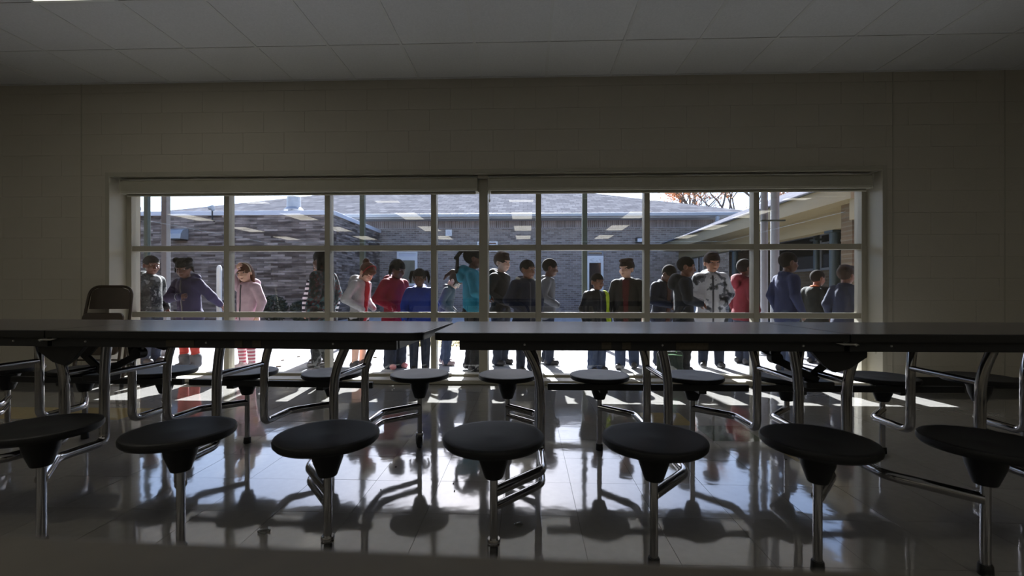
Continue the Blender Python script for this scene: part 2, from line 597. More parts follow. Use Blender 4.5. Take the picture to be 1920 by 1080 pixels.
# ------------------------------------------------------------------ the window
win = empty('window_1', (0, GY, 0))
tag(win, kind='structure')
V = [OX0 + .01, -3.05, -2.01, -.93, -.42, .12, 1.19, 2.25, OX1 - .01]
Z = [0.05, .655, 1.33, 1.90]
def wb(name, x0, x1, y0, y1, z0, z1, bevel=.003, m=M_TRIM):
    return MB().box(x0, x1, y0 - GY, y1 - GY, z0, z1).build(name, m, win, bevel=bevel)
hw = .027
for i, x in enumerate(V):
    if i == 4:
        wb('center_post', x - .042, x + .042, GY - .14, GY + .05, 0, OZ)
    elif i == 0:
        wb('side_jamb', OX0, OX0 + .06, GY - .05, GY + .05, 0, OZ)
    elif i == len(V) - 1:
        wb('side_jamb', OX1 - .06, OX1, GY - .05, GY + .05, 0, OZ)
    else:
        wb('mullion', x - hw, x + hw, GY - .045, GY + .045, 0, 1.93)
rail_spans = [(OX0 + .06, V[4] - .042), (V[4] + .042, OX1 - .06)]
for (a, b) in rail_spans:
    wb('sill_rail', a, b, GY - .043, GY + .045, 0, .065)
    wb('rail', a, b, GY - .041, GY + .041, .655 - hw, .655 + hw)
    wb('rail', a, b, GY - .041, GY + .041, 1.33 - hw, 1.33 + hw)
    wb('head_rail', a, b, GY - .043, GY + .045, 1.885, OZ)
for i in range(len(V) - 1):
    a = OX0 + .05 if i == 0 else V[i] + (.035 if i == 4 else hw - .008)
    b = OX1 - .05 if i == len(V) - 2 else V[i + 1] - (.035 if i + 1 == 4 else hw - .008)
    for (z0, z1) in ((.055, .655 - hw + .006), (.655 + hw - .006, 1.33 - hw + .006), (1.33 + hw - .006, 1.895)):
        MB().box(a, b, -.004, .004, z0, z1).build('pane', M_GLASS, win)
curb = MB().box(OX0, OX1, WY - .002, GY - .045, 0, .042).build('trim_1', M_TRIM, bevel=.006)
tag(curb, kind='structure')
# casing of the opening: jamb and head linings
tag(MB().box(OX0, OX0 + .012, WY - .012, GY - .05, .042, OZ).box(OX0 - .03, OX0, WY - .012, WY - .001, .0, OZ + .03).build('trim_2', M_TRIM, bevel=.002), kind='structure')
tag(MB().box(OX1 - .012, OX1, WY - .012, GY - .05, .042, OZ).box(OX1, OX1 + .03, WY - .012, WY - .001, .0, OZ + .03).build('trim_3', M_TRIM, bevel=.002), kind='structure')
tag(MB().box(OX0 + .012, OX1 - .012, WY - .012, GY - .05, OZ - .012, OZ).box(OX0, OX1, WY - .012, WY - .001, OZ, OZ + .03).build('trim_4', M_TRIM, bevel=.002), kind='structure')

def shade(x0, x1, label, side):
    r = empty('roller_shade', ((x0 + x1) / 2, WY + .07, 1.865))
    tag(r, label, 'window shade')
    h = (x1 - x0) / 2
    ol = [(-.042, 0.02), (-.030, 0.0), (.042, 0.0), (.042, .125), (-.03, .125), (-.042, .11)]
    mb = MB(); n = len(ol)
    v = [(-h, y, z) for y, z in ol] + [(h, y, z) for y, z in ol]
    mb.add(v, [tuple(range(n)), tuple(reversed(range(n, 2 * n)))] + [((i + 1) % n, i, i + n, (i + 1) % n + n) for i in range(n)])
    mb.build('cassette', M_SHADE, r, bevel=.002)
    for sx in (-1, 1):
        MB().box(sx * h - .004, sx * h + .004, -.046, .046, -.004, .13).build('end_cap', M_TRIM, r)
    MB().tube([(-h + .02, .02, -.012), (h - .02, .02, -.012)], .012, 10).build('hem_bar', M_SHADE, r, True)
    if side:
        MB().tube([(side * (h - .01), -.02, 0), (side * (h - .01), -.02, -.085)], .0035, 8).build('chain', M_WHITEP, r)
        MB().lathe([(.003, -.11), (.007, -.10), (.007, -.085), (.003, -.08)], 10, (side * (h - .01), -.02, 0)).build('chain_weight', M_WHITEP, r, True)
shade(-4.02, -.475, 'cream roller shade box above the left half of the window', 0)
shade(-.365, 3.24, 'cream roller shade box above the right half of the window', -1)
MB().box(-.47, -.37, -.19, -.13, 1.985, 2.018).build('post_cap', M_TRIM, win, bevel=.003)
op = empty('wall_outlet', (OX1 - .0125, WY + .10, .36))
tag(op, 'small outlet plate on the right side of the window recess', 'outlet')
MB().box(-.005, 0, -.035, .035, -.057, .057).build('cover_plate', M_TRIM, op, bevel=.002)
for dz in (-.02, .02):
    MB().box(-.0065, -.004, -.012, .012, dz - .014, dz + .014).build('socket', M_BLACKP, op)

# ------------------------------------------------------------------ cafeteria tables with attached stools
PITCH, END = 0.52, 0.25
FOLD = END + 2.5 * PITCH
LEN = 2 * FOLD
TOPZ = 0.74
HWD = 0.315           # half width of the top
SV = 0.535            # stool rows from the centre line
UPN, UPF = -0.16, 0.16   # uprights, near and far of the centre line
ARMZ = 0.24

seat_prof = [(.0, .018), (.012, .0185), (.03, .0165), (.09, .0185), (.145, .0225), (.156, .0235), (.163, .021), (.166, .014), (.165, .004), (.158, -.004), (.146, -.006), (.09, -.004), (.06, -.008), (.0, -.01)]
SEAT = MB().lathe([(max(r, 1e-4), z) for r, z in seat_prof], 48)
BRACK = MB().lathe([(.085, .39 - .405), (.06, .384 - .405), (.054, .372 - .405), (.050, .352 - .405), (.049, .345 - .405), (.031, .292 - .405), (.029, .288 - .405), (.0001, .288 - .405)], 20)
POST = MB().lathe([(.0135, .30), (.0135, .0), (.0001, .0)], 14)
PLUG = MB().lathe([(.0001, .036), (.017, .036), (.019, .032), (.0205, .004), (.019, .0), (.0001, .0)], 16)
_meshes = {}
def inst(key, mb, name, m, parent, loc, rot=(0, 0, 0)):
    if key not in _meshes:
        me = bpy.data.meshes.new(name)
        me.from_pydata(mb.v, [], mb.f)
        me.materials.append(m)
        me.polygons.foreach_set('use_smooth', [True] * len(me.polygons))
        try: me.set_sharp_from_angle(angle=math.radians(35))
        except Exception: pass
        _meshes[key] = me
    o = bpy.data.objects.new(name, _meshes[key])
    o.location = loc; o.rotation_euler = rot; o.parent = parent
    COL.objects.link(o)
    return o
CUP = MB().lathe([(.0001, .004), (.020, .004), (.022, .0), (.022, -.008), (.018, -.014), (.0001, -.014)], 16)
FORK = MB()
for sx in (-1, 1):
    FORK.plate([(sx * .018, -.02, 0), (sx * .018, .02, 0), (sx * .018, .016, -.045), (sx * .018, .004, -.058), (sx * .018, -.008, -.045)], .003)
FORK.box(-.019, .019, -.02, .02, -.004, 0)
WHEEL = MB().lathe([(.0001, -.013), (.02, -.013), (.034, -.011), (.037, -.006), (.037, .006), (.034, .011), (.02, .013), (.0001, .013)], 24, axis='X')

def table(origin, rz, far, label):
    """u runs from the free end through the fold; far=+1/-1 says on which local side (v) the far row lies"""
    r = empty('cafeteria_table', (origin[0], origin[1], 0), rz)
    tag(r, label, 'table', 'folding cafeteria tables')
    for h in (0, 1):
        mir = (lambda u: u) if h == 0 else (lambda u: LEN - u)
        u0, u1 = 0.0, FOLD - .003
        a, b = sorted((mir(u0), mir(u1)))
        cor = (1, 0, 0, 1) if h == 0 else (0, 1, 1, 0)
        top = MB().prism(rrect(a + .003, b - (.0 if h == 0 else .003), -HWD + .003, HWD - .003, .05, cor), TOPZ - .026, TOPZ)
        top = top.build('tabletop', M_LAM, r)
        ol = rrect(a, b, -HWD, HWD, .052, cor); il = rrect(a + .004, b - .004, -HWD + .004, HWD - .004, .048, cor)
        n = len(ol); e = MB()
        v = [(x, y, TOPZ - .030) for x, y in ol] + [(x, y, TOPZ - .0025) for x, y in ol] + [(x, y, TOPZ - .0005) for x, y in il] + [(x, y, TOPZ - .030) for x, y in il]
        f = []
        for i in range(n):
            j = (i + 1) % n
            f += [(i, j, j + n, i + n), (i + n, j + n, j + 2 * n, i + 2 * n), (j, i, i + 3 * n, j + 3 * n)]
        e.add(v, f).build('edge_band', M_EDGE, top)
        a, b = sorted((mir(.10), mir(FOLD - .01)))
        for sv in (-1, 1):
            y = sv * (HWD - .03)
            rl = MB().box(a, b, y - .012, y + .012, TOPZ - .068, TOPZ - .028).build('side_rail', M_BLACKM, r, bevel=.002)
            for k in range(3):
                uu = mir(END + k * PITCH + .10)
                MB().lathe([(.0001, -.0155), (.0036, -.0155), (.0045, -.012), (.0001, -.011)] if sv < 0 else [(.0001, .011), (.0045, .012), (.0036, .0155), (.0001, .0155)], 8, (uu, y, TOPZ - .046), 'Y').build('bolt', M_BOLT, rl)
        ea = mir(.11)
        MB().box(ea - .012, ea + .012, -HWD + .05, HWD - .05, TOPZ - .066, TOPZ - .028).build('end_rail', M_BLACKM, r)
        for k in range(3):
            us = END + k * PITCH
            uu = us + .165
            for sv in (-1, 1):
                isfar = (sv == far)
                upv = (UPF if isfar else -UPN) * sv
                bend = (.38 if isfar else .355) * sv
                sgn = 1 if h == 0 else -1
                x, xu = mir(us), mir(uu)
                toe = -(.08 if k == 0 else .042) * sgn
                path = [(x, SV * sv, ARMZ), (xu - .0 * sgn, bend, ARMZ), (xu, upv, ARMZ), (xu, upv, .55), (xu + toe, upv * 1.15, TOPZ - .032)]
                pts = fillet([path[0], path[1], path[2]], .035, 5)[:-1]
                tail = fillet([Vector(path[1]) * .4 + Vector(path[2]) * .6, path[2], path[3], path[4]], .075, 7)[1:]
                MB().tube(pts + tail, .0185, 14).build('support_arm', M_CHROME, r, True)
                st = inst('seat', SEAT, 'stool_seat', M_BLACKP, r, (x, SV * sv, .405))
                inst('brack', BRACK, 'seat_bracket', M_BLACKP, st, (0, 0, 0))
                po = inst('post', POST, 'stool_post', M_CHROME, r, (x, SV * sv, .012 if k else .085))
                if k == 0:
                    low = [(x, SV * sv, ARMZ - .05), (xu, bend, ARMZ - .05), (xu, upv, ARMZ - .05), (xu, upv, ARMZ)]
                    MB().tube(fillet(low, .035, 5), .0135, 12).build('brace_tube', M_CHROME, r, True)
                    inst('cup', CUP, 'caster_cup', M_CHROME, po, (0, 0, -.001))
                    ang = random.uniform(-.5, .5)
                    inst('fork', FORK, 'caster_fork', M_CHROME, po, (0, 0, -.010), (0, 0, ang))
                    inst('wheel', WHEEL, 'caster_wheel', M_RUBBER, po, (0, 0, -.047), (0, 0, ang))
                else:
                    inst('plug', PLUG, 'foot_plug', M_RUBBER, po, (0, 0, -.012))
            ya, yb = sorted((-UPN * -far, UPF * far))
            ux = mir(uu) - (.08 if k == 0 else .042) * (1 if h == 0 else -1)
            MB().box(ux - .022, ux + .022, -HWD + .045, HWD - .045, TOPZ - .062, TOPZ - .027).build('cross_channel', M_BLACKM, r)
            MB().tube([(mir(uu), ya, .535), (mir(uu), yb, .535)], .0125, 12).build('crossbar', M_CHROME, r, True)
        # black link bar along the far stool row
        a, b = sorted((mir(END + .22), mir(FOLD - .02)))
        MB().box(a, b, far * .395 - .012, far * .395 + .012, .368, .402).build('link_bar', M_BLACKM, r, bevel=.004)
        for k in (1, 2):
            uu = mir(END + k * PITCH)
            lo, hi = sorted((far * .39, far * SV))
            MB().box(uu - .02, uu + .02, lo, hi, .352, .37).build('link_bracket', M_BLACKM, r)
    # hinge gussets, latches and the lift linkage under the fold
    for sv in (-1, 1):
        y = sv * (HWD - .075)
        g = [(-.12, .69), (.11, .69), (.11, .645), (.045, .60), (-.01, .585), (-.05, .612)]
        MB().plate([(FOLD + du, y, z) for du, z in g], .02).build('hinge_gusset', M_BLACKM, r, bevel=.002)
        yl = sv * (HWD - .004)
        MB().plate([(FOLD - .05, yl, TOPZ - .034), (FOLD + .025, yl, TOPZ - .036), (FOLD + .035, yl, TOPZ - .041), (FOLD - .02, yl, TOPZ - .042)], .003).build('latch_plate', M_BOLT, r)
        MB().lathe([(.0001, -.004), (.004, -.004), (.004, .004), (.0001, .004)], 8, (FOLD + .02, sv * (HWD - .002), TOPZ - .041), 'Y').build('rivet', M_BOLT, r)
    MB().bar((FOLD - .10, .0, .60), (FOLD + .085, .0, .505), .016, .032).build('lift_strut', M_BLACKM, r, bevel=.004)
    MB().bar((FOLD + .19, .02, .625), (FOLD + .045, .02, .50), .016, .032).build('lift_strut', M_BLACKM, r, bevel=.004)
    MB().lathe([(.0001, -.02), (.026, -.02), (.026, .02), (.0001, .02)], 14, (FOLD - .10, 0, .605), 'Y').build('pivot_hub', M_BLACKM, r, True)
    MB().plate([(FOLD - .12, 0, .69), (FOLD - .04, 0, .69), (FOLD - .09, 0, .61), (FOLD - .12, 0, .60)], .014).build('strut_hanger', M_BLACKM, r)
    MB().plate([(FOLD + .03, .02, .69), (FOLD + .25, .02, .69), (FOLD + .22, .02, .60), (FOLD + .14, .02, .585)], .014).build('strut_hanger', M_BLACKM, r)
    MB().box(FOLD + .02, FOLD + .14, -.03, .05, .475, .505).build('spring_box', M_BLACKM, r, bevel=.006)
    # worn stickers on the viewer's side rail
    yv = -far * (HWD - .03 + .0135)
    for (u, w) in ((.66, .018), (.735, .016), (.98, .06)):
        MB().box(u - w, u + w, min(yv, yv - far * .0008), max(yv, yv - far * .0008), TOPZ - .062, TOPZ - .036).build('sticker', M_TAG, r)
    return r

TA = table((-.357, 1.985), 0.0, 1, 'cafeteria table with round black stools, right of the gap between the two tables')
TB = table((-.385, 1.972), math.pi - math.radians(2.6), -1, 'cafeteria table with round black stools, left of the gap between the two tables')

# ------------------------------------------------------------------ the table the camera stands on
ft = empty('foreground_table', (0, 0, 0), math.radians(-2.2))
tag(ft, 'brown table top running along the bottom edge of the picture, out of focus', 'table')
tp = MB().prism(rrect(-1.45, 1.45, -.50, .268, .06), .715, .74).build('tabletop', M_BROWNLAM, ft, bevel=.004)
MB().prism(rrect(-1.452, 1.452, -.502, .270, .062), .717, .736).build('edge_band', M_BROWNST, tp)
MB().box(-1.3, 1.3, .16, .185, .66, .715).box(-1.3, 1.3, -.42, -.395, .66, .715).box(-1.3, -1.275, -.395, .16, .66, .715).box(1.275, 1.3, -.395, .16, .66, .715).build('apron', M_BLACKM, ft)
for x in (-1.22, 1.22):
    for y in (-.36, .12):
        MB().tube([(x, y, .70), (x, y, 0)], .016, 12).build('leg', M_CHROME, ft, True)

# ------------------------------------------------------------------ folded metal chair against the wall
fc = empty('folding_chair', (X_at(180, 4.0), 4.0, 0), math.radians(3))
tag(fc, 'brown metal folding chair folded flat against the wall left of the window', 'chair')
def cp(u, w, off=0.0):
    """u across, w up along the leaning chair, off in front of it"""
    lean = .17 / .95
    return Vector((u, w * lean * .98 - off, w * .985))
fr = fillet([cp(-.235, .0), cp(-.215, .60), cp(-.20, .955), cp(.20, .955), cp(.215, .60), cp(.235, 0)], .10, 8)
MB().tube(fr, .0125, 12).build('back_frame', M_BROWNST, fc, True)
rf = fillet([cp(-.205, .03, .035), cp(-.195, .60, .035), cp(.195, .60, .035), cp(.205, .03, .035)], .05, 6)
MB().tube(rf, .0115, 12).build('leg_frame', M_BROWNST, fc, True)
ol = rrect(-.185, .185, .735, .945, .085, (0, 0, 1, 1), 8)
bk = MB(); n = len(ol)
def curv(x): return .018 * (x / .19) ** 2
v = [cp(x, z, .006 - curv(x)) for x, z in ol] + [cp(x, z, -.001 - curv(x)) for x, z in ol]
ncol = 12
bk2 = MB()
rows, cols = 8, 14
vv, ff = [], []
for a in range(rows + 1):
    for b in range(cols + 1):
        z = .735 + .21 * a / rows
        half = .187 - (.0 if z < .87 else (.085 - math.sqrt(max(0, .085 ** 2 - (z - .86) ** 2))))
        x = (b / cols * 2 - 1) * half
        vv.append(cp(x, z, .014 - curv(x)))
nn = len(vv)
vv += [p + Vector((0, .006, 0)) for p in vv]
for a in range(rows):
    for b in range(cols):
        i = a * (cols + 1) + b
        q = (i, i + 1, i + cols + 2, i + cols + 1)
        ff.append(q); ff.append(tuple(reversed([k + nn for k in q])))
rim = [b for b in range(cols + 1)] + [a * (cols + 1) + cols for a in range(1, rows + 1)] + [rows * (cols + 1) + b for b in range(cols - 1, -1, -1)] + [a * (cols + 1) for a in range(rows - 1, 0, -1)]
for k in range(len(rim)):
    i, j = rim[k], rim[(k + 1) % len(rim)]
    ff.append((j, i, i + nn, j + nn))
bk2.add(vv, ff).build('backrest', M_BROWNST, fc, True)
st = MB()
ol = rrect(-.19, .19, .30, .70, .05)
v = [cp(x, z, .055) for x, z in ol] + [cp(x, z, .030) for x, z in ol]
n = len(ol)
st.add(v, [tuple(range(n)), tuple(reversed(range(n, 2 * n)))] + [((i + 1) % n, i, i + n, (i + 1) % n + n) for i in range(n)])
st.build('seat', M_BROWNST, fc, bevel=.006)
for w in (.16, .25):
    MB().tube([cp(-.225, w), cp(.225, w)], .008, 8).build('rung', M_BROWNST, fc, True)
MB().tube([cp(-.20, .2, .035), cp(.20, .2, .035)], .008, 8).build('rung', M_BROWNST, fc, True)
for sx in (-1, 1):
    MB().tube([cp(sx * .222, .52, -.01), cp(sx * .200, .52, .06)], .010, 10).build('pivot', M_BOLT, fc, True)
    MB().lathe([(.0001, 0), (.016, 0), (.017, .03), (.0001, .032)], 12, (sx * .235, 0, -.0)).build('foot_cap', M_RUBBER, fc, True)

# scraps and grit lying on the floor
M_SCRAP = mat('dark grit', (0.02, 0.018, 0.015), 0.8)
M_PEEL = mat('translucent wrapper', srgb(120, 122, 120), 0.25, var=0.1)
for (px, py, s) in ((742, 876, .012), (714, 919, .006), (852, 921, .007), (912, 893, .009), (850, 907, .005), (1474, 862, .012)):
    d = F_PX * CAM_H / (py - 545)
    rx = (px - 960) / F_PX * d
    c, sn = math.cos(YAW), math.sin(YAW)
    X, Y = c * rx - sn * d, sn * rx + c * d
    k = random.randint(5, 7)
    ol = [(math.cos(2 * math.pi * i / k) * s * random.uniform(.4, .7), math.sin(2 * math.pi * i / k) * s * random.uniform(.4, .7)) for i in range(k)]
    o = MB().prism(ol, 0.0005, .004).build('floor_crumb', M_SCRAP, loc=(X, Y, 0))
    tag(o, 'tiny dark crumb lying on the shiny floor', 'crumb', 'crumbs on the floor')
for (px, py, rr, lab) in ((495, 998, .016, 'small curled wrapper on the floor beside the second stool post from the left'),
                     (972, 985, .011, 'small clear ring of plastic on the floor right of the front caster post')):
    d = F_PX * CAM_H / (py - 545)
    rx = (px - 960) / F_PX * d
    c, sn = math.cos(YAW), math.sin(YAW)
    X, Y = c * rx - sn * d, sn * rx + c * d
    pts = [(math.cos(a) * rr * 1.3, math.sin(a) * rr * .8, .004 + .002 * math.sin(2 * a)) for a in [i / 14 * 5.4 for i in range(15)]]
    o = MB().tube(pts, .0035, 6).build('wrapper_scrap', M_PEEL, smooth=True, loc=(X, Y, 0))
    tag(o, lab, 'litter')

# ------------------------------------------------------------------ outside: ground
def ground(name, x0, x1, y0, y1, z, m):
    o = MB().box(x0, x1, y0, y1, z - .1, z).build(name, m)
    tag(o, kind='structure')
    return o
pv = ground('pavement', -40, 40, GY + .12, 7.05, -.002, M_PAVE)
ground('courtyard_pavement', -40, 40, 9.0, 60, -.002, M_PAVE)
ground('planting_strip', -40, 40, 7.05, 9.0, .0, M_SOIL)
M_LEAF = mat('dry fallen leaf', srgb(176, 140, 84), 0.8, var=0.5, scale=3)
M_GRASS = mat('short winter grass', srgb(112, 118, 66), 0.9, var=0.3, scale=6)
lv = MB(); gr = MB()
for i in range(1400):
    x, y = random.uniform(-9, 9), random.uniform(7.0, 9.05)
    a = random.uniform(0, 6.28); s = random.uniform(.02, .05); z = random.uniform(.004, .05)
    ca, sa = math.cos(a) * s, math.sin(a) * s
    t = random.uniform(-.02, .03)
    lv.add([(x - ca, y - sa, z), (x + sa * .5, y - ca * .5, z + t), (x + ca, y + sa, z + .008), (x - sa * .5, y + ca * .5, z - t * .3 + .004)], [(0, 1, 2, 3)])
for i in range(2600):
    x, y = random.uniform(-9, 9), random.uniform(7.1, 9.0)
    a = random.uniform(0, 6.28); s = .008; h = random.uniform(.03, .09)
    dx, dy = random.uniform(-.04, .04), random.uniform(-.04, .04)
    gr.add([(x - s, y, 0), (x + s, y, 0), (x + dx, y + dy, h)], [(0, 1, 2)])
tag(lv.build('fallen_leaves', M_LEAF), 'brown fallen leaves littering the planted strip beyond the pavement', 'leaves', kind='stuff')
tag(gr.build('grass_blades', M_GRASS), 'thin winter grass growing in the strip beyond the pavement', 'grass', kind='stuff')
M_LITTER = mat('dry dark leaf', srgb(84, 70, 54), 0.9)
for (px, py) in ((703, 672), (766, 667), (530, 678), (1313, 668), (1318, 669), (522, 690), (560, 671)):
    Y = F_PX * CAM_H / (py - 545)
    X = X_at(px, Y); s = random.uniform(.02, .035)
    ol = [(math.cos(2 * math.pi * i / 6) * s * random.uniform(.5, 1), math.sin(2 * math.pi * i / 6) * s * random.uniform(.5, 1)) for i in range(6)]
    tag(MB().prism(ol, .0, .012).build('dry_leaf', M_LITTER, loc=(X, Y, -.002)), 'small dry leaf lying on the bright pavement', 'leaf', 'leaves on the pavement')

# own building's canopy above the queue, its posts in view
PYc = 8.05
can = empty('entrance_canopy', (0, PYc, 0))
tag(can, 'flat covered walkway roof on slim posts outside the window', 'canopy')
MB().box(-12, 4.7, GY + .13 - PYc, 8.2 - PYc, 3.135, 3.3).build('roof_slab', M_CANOPY, can)
for px, w, m in ((276, .075, M_POSTG), (680, .085, M_POSTG), (1096, .09, M_POSTG), (-90, .08, M_POSTG)):
    MB().box(X_at(px, PYc) - w / 2, X_at(px, PYc) + w / 2, -w / 2, w / 2, 0, 3.135).build('post', m, can, bevel=.006)
# pale pipes standing in front of the queue's right end and at the far left
for px, r, Y, lab in ((1433, .045, 6.3, 'pale grey steel pole outside the right part of the window, left of its pair'),
                      (1453, .056, 6.55, 'pale grey steel pole outside the right part of the window, thicker one of its pair'),
                      (311, .038, 6.0, 'pale grey square steel pole outside the left end of the window')):
    x = X_at(px, Y)
    p = empty('steel_pole', (x, Y, 0)); tag(p, lab, 'pole')
    if px == 311: MB().box(-r, r, -r, r, .0, 3.13).build('shaft', M_POSTW, p, bevel=.006)
    else: MB().tube([(0, 0, 0), (0, 0, 3.13)], r, 20).build('shaft', M_POSTW, p, True)
    MB().lathe([(.0001, 0), (r + .05, 0), (r + .05, .012), (.0001, .012)], 16).build('base_flange', M_POSTW, p)
xb = X_at(1442, 6.3)
br = MB().box(-.15, .17, -.02, .02, 0, .02).build('sign_bracket', M_POSTG, loc=(xb, 6.22, px_to(1442, 415, 6.22)[1]))
tag(br, 'dark steel bracket bar clamped across the two pale poles', 'bracket')

# low dark brick building at the left
M_RB = brick_mat('long dark brick', srgb(76, 66, 62), srgb(146, 136, 130), srgb(88, 80, 76), .42, .068, 'X', .005, .5)
M_RBY = brick_mat('long dark brick side', srgb(76, 66, 62), srgb(146, 136, 130), srgb(88, 80, 76), .42, .068, 'Y', .005, .5)
LY = 12.8
lx1 = X_at(624, LY)
ltop = px_to(430, 396, LY)[1]
lb = empty('brick_annex', (lx1 - 5, LY, 0))
tag(lb, 'low dark brick building with pale metal coping behind the left panes', 'building')
ox = lx1 - 5
MB().box(-30 - ox, lx1 - ox, 0, .25, 0, ltop - .12).build('front_wall', M_RB, lb)
MB().box(lx1 - .25 - ox, lx1 - ox, .25, 16.95 - LY, 0, ltop - .12).build('side_wall', M_RBY, lb)
MB().box(-30 - ox, lx1 - .25 - ox, .25, 16.95 - LY, ltop - .3, ltop - .13).build('roof_deck', M_CANOPY, lb)
MB().box(-30 - ox, lx1 + .03 - ox, -.05, .06, ltop - .13, ltop + .0).build('coping', M_COPING, lb, bevel=.01)
MB().box(lx1 - .04 - ox, lx1 + .05 - ox, .06, 17.0 - LY, ltop - .13, ltop).build('coping', M_COPING, lb, bevel=.01)
hx, hz = px_to(340, 437, LY)
hood = MB()
prof = [(0, .22), (-.10, .215), (-.22, .16), (-.30, .05), (-.32, -.10), (0, -.10)]
v = [(-.22, y, z) for y, z in prof] + [(.22, y, z) for y, z in prof]
n = len(prof)
hood.add(v, [tuple(range(n)), tuple(reversed(range(n, 2 * n)))] + [((i + 1) % n, i, i + n, (i + 1) % n + n) for i in range(n)])
hd = empty('exhaust_hood', (hx, LY, hz - .1)); tag(hd, 'rounded metal exhaust hood on the dark brick wall at left', 'vent')
hood.build('shell', M_METAL, hd, bevel=.008)
MB().box(-.20, .20, -.30, -.02, -.125, -.10).build('inlet_grille', M_BLACKM, hd)
vx, vz = px_to(551, 394, LY + .6)
vt = empty('roof_ventilator', (vx, LY + .6, ltop - .13)); tag(vt, 'round metal roof ventilator on the low brick building', 'vent')
b0 = vz - (ltop - .13)
MB().lathe([(.0001, 0), (.20, 0), (.20, .10), (.16, b0), (.0001, b0)], 24).build('base', M_METAL, vt, True)
MB().lathe([(.0001, b0), (.27, b0 - .03), (.28, b0), (.20, b0 + .08), (.19, b0 + .40), (.0001, b0 + .42)], 28).build('drum', M_METAL, vt, True)
cx_, cz_ = px_to(398, 390, LY - .15)
fl = empty('floodlight', (cx_, LY - .05, ltop - .30)); tag(fl, 'small floodlight on a stem above the coping, over the brick annex', 'light fixture')
dz = cz_ - (ltop - .30)
MB().tube(fillet([(0, 0, 0), (0, -.10, 0), (0, -.10, dz - .05)], .05), .02, 8).build('stem', M_BLACKM, fl, True)
MB().lathe([(.0001, -.11), (.05, -.10), (.085, .0), (.09, .02), (.0001, .03)], 16, (0, -.10, dz), 'X').build('lamp_head', M_METAL, fl, True)
cx_, cz_ = px_to(259, 391, LY - .15)
fl2 = empty('floodlight', (cx_, LY - .05, ltop - .30)); tag(fl2, 'small floodlight above the coping at the far left corner of the window', 'light fixture')
for ch in list(fl.children): share(ch, parent=fl2)
cb = empty('white_bollard', (X_at(411, 9.5), 9.5, 0)); tag(cb, 'white rounded bollard between the girl in purple and the girl in pink', 'bollard')
MB().lathe([(.052, 0), (.052, 1.36), (.045, 1.42), (.025, 1.455), (.0001, 1.46)], 20).build('sleeve', M_WHITEP, cb, True)
MB().lathe([(.0001, 0), (.07, 0), (.07, .02), (.0001, .02)], 20).build('collar', M_BLACKM, cb)

# long brick classroom building with a hipped roof at the back
M_FB = brick_mat('buff brick', srgb(106, 96, 92), srgb(150, 140, 134), srgb(154, 150, 146), .22, .075, 'X', .010, .12)
M_SOLDIER = brick_mat('buff brick soldier course', srgb(100, 90, 88), srgb(140, 130, 128), srgb(160, 158, 160), .075, .30, 'X', .010, .12)
def shingle_mat():
    m = brick_mat('grey asphalt shingle', srgb(100, 99, 103), srgb(124, 123, 126), srgb(82, 80, 84), .33, .14, 'X', .010, .12, .5)
    return m
M_SH = shingle_mat()
BY = 17.0
EY = 16.45
ez = px_to(960, 401, EY)[1]
bx0, bx1 = X_at(215, EY), X_at(1428, EY)
fb = empty('classroom_building', ((bx0 + bx1) / 2, BY, 0))
tag(fb, 'long buff brick building with grey hipped shingle roof behind the queue', 'building')
bo = fb.location.x
wz = px_to(960, 414, BY)[1]
dpt = 11.0
MB().box(bx0 + .5 - bo, bx1 - .5 - bo, 0, .3, 0, wz - .32).build('front_wall', M_FB, fb)
MB().box(bx0 + .5 - bo, bx1 - .5 - bo, -.012, .3, wz - .32, wz).build('soldier_course', M_SOLDIER, fb)
MB().box(bx0 + .5 - bo, bx0 + .8 - bo, .3, dpt - .5, 0, wz).build('end_wall', M_FB, fb)
MB().box(bx1 - .8 - bo, bx1 - .5 - bo, .3, dpt - .5, 0, wz).build('end_wall', M_FB, fb)
MB().box(bx0 - bo, bx1 - bo, EY - BY, .02, wz, wz + .05).build('soffit', M_GUTTER, fb)
MB().box(bx0 - bo, bx1 - bo, EY - BY - .03, EY - BY + .02, wz + .0, ez - .1).build('fascia', M_GUTTER, fb)
MB().box(bx0 - .1 - bo, bx1 + .1 - bo, EY - BY - .15, EY - BY - .03, ez - .13, ez + .0).build('gutter', M_GUTTER, fb, bevel=.03)
p_ = .36
hf = (dpt + 1.1) / 2
y0, y1 = EY - BY, EY - BY + 2 * hf
rz_ = ez + p_ * hf
a, b = bx0 - bo, bx1 - bo
roofm = MB().add([(a, y0, ez), (b, y0, ez), (b, y1, ez), (a, y1, ez), (a + hf, y0 + hf, rz_), (b - hf, y0 + hf, rz_)],
                 [(0, 1, 5, 4), (1, 2, 5), (2, 3, 4, 5), (3, 0, 4), (3, 2, 1, 0)]).build('roof', M_SH, fb)
def panel_frame(name, x0, x1, z0, z1, y, w, m, parent, inner, im, depth=.06):
    o = MB().box(x0, x1, y - depth, y, z1 - w, z1).box(x0, x1, y - depth, y, z0, z0 + w).box(x0, x0 + w, y - depth, y, z0 + w, z1 - w).box(x1 - w, x1, y - depth, y, z0 + w, z1 - w).build(name, m, parent)
    MB().box(x0 + w, x1 - w, y - depth * .5, y - .005, z0 + w, z1 - w).build(inner, im, o)
    return o
def bz(px, py): 
    x, z = px_to(px, py, BY); return x - bo, z
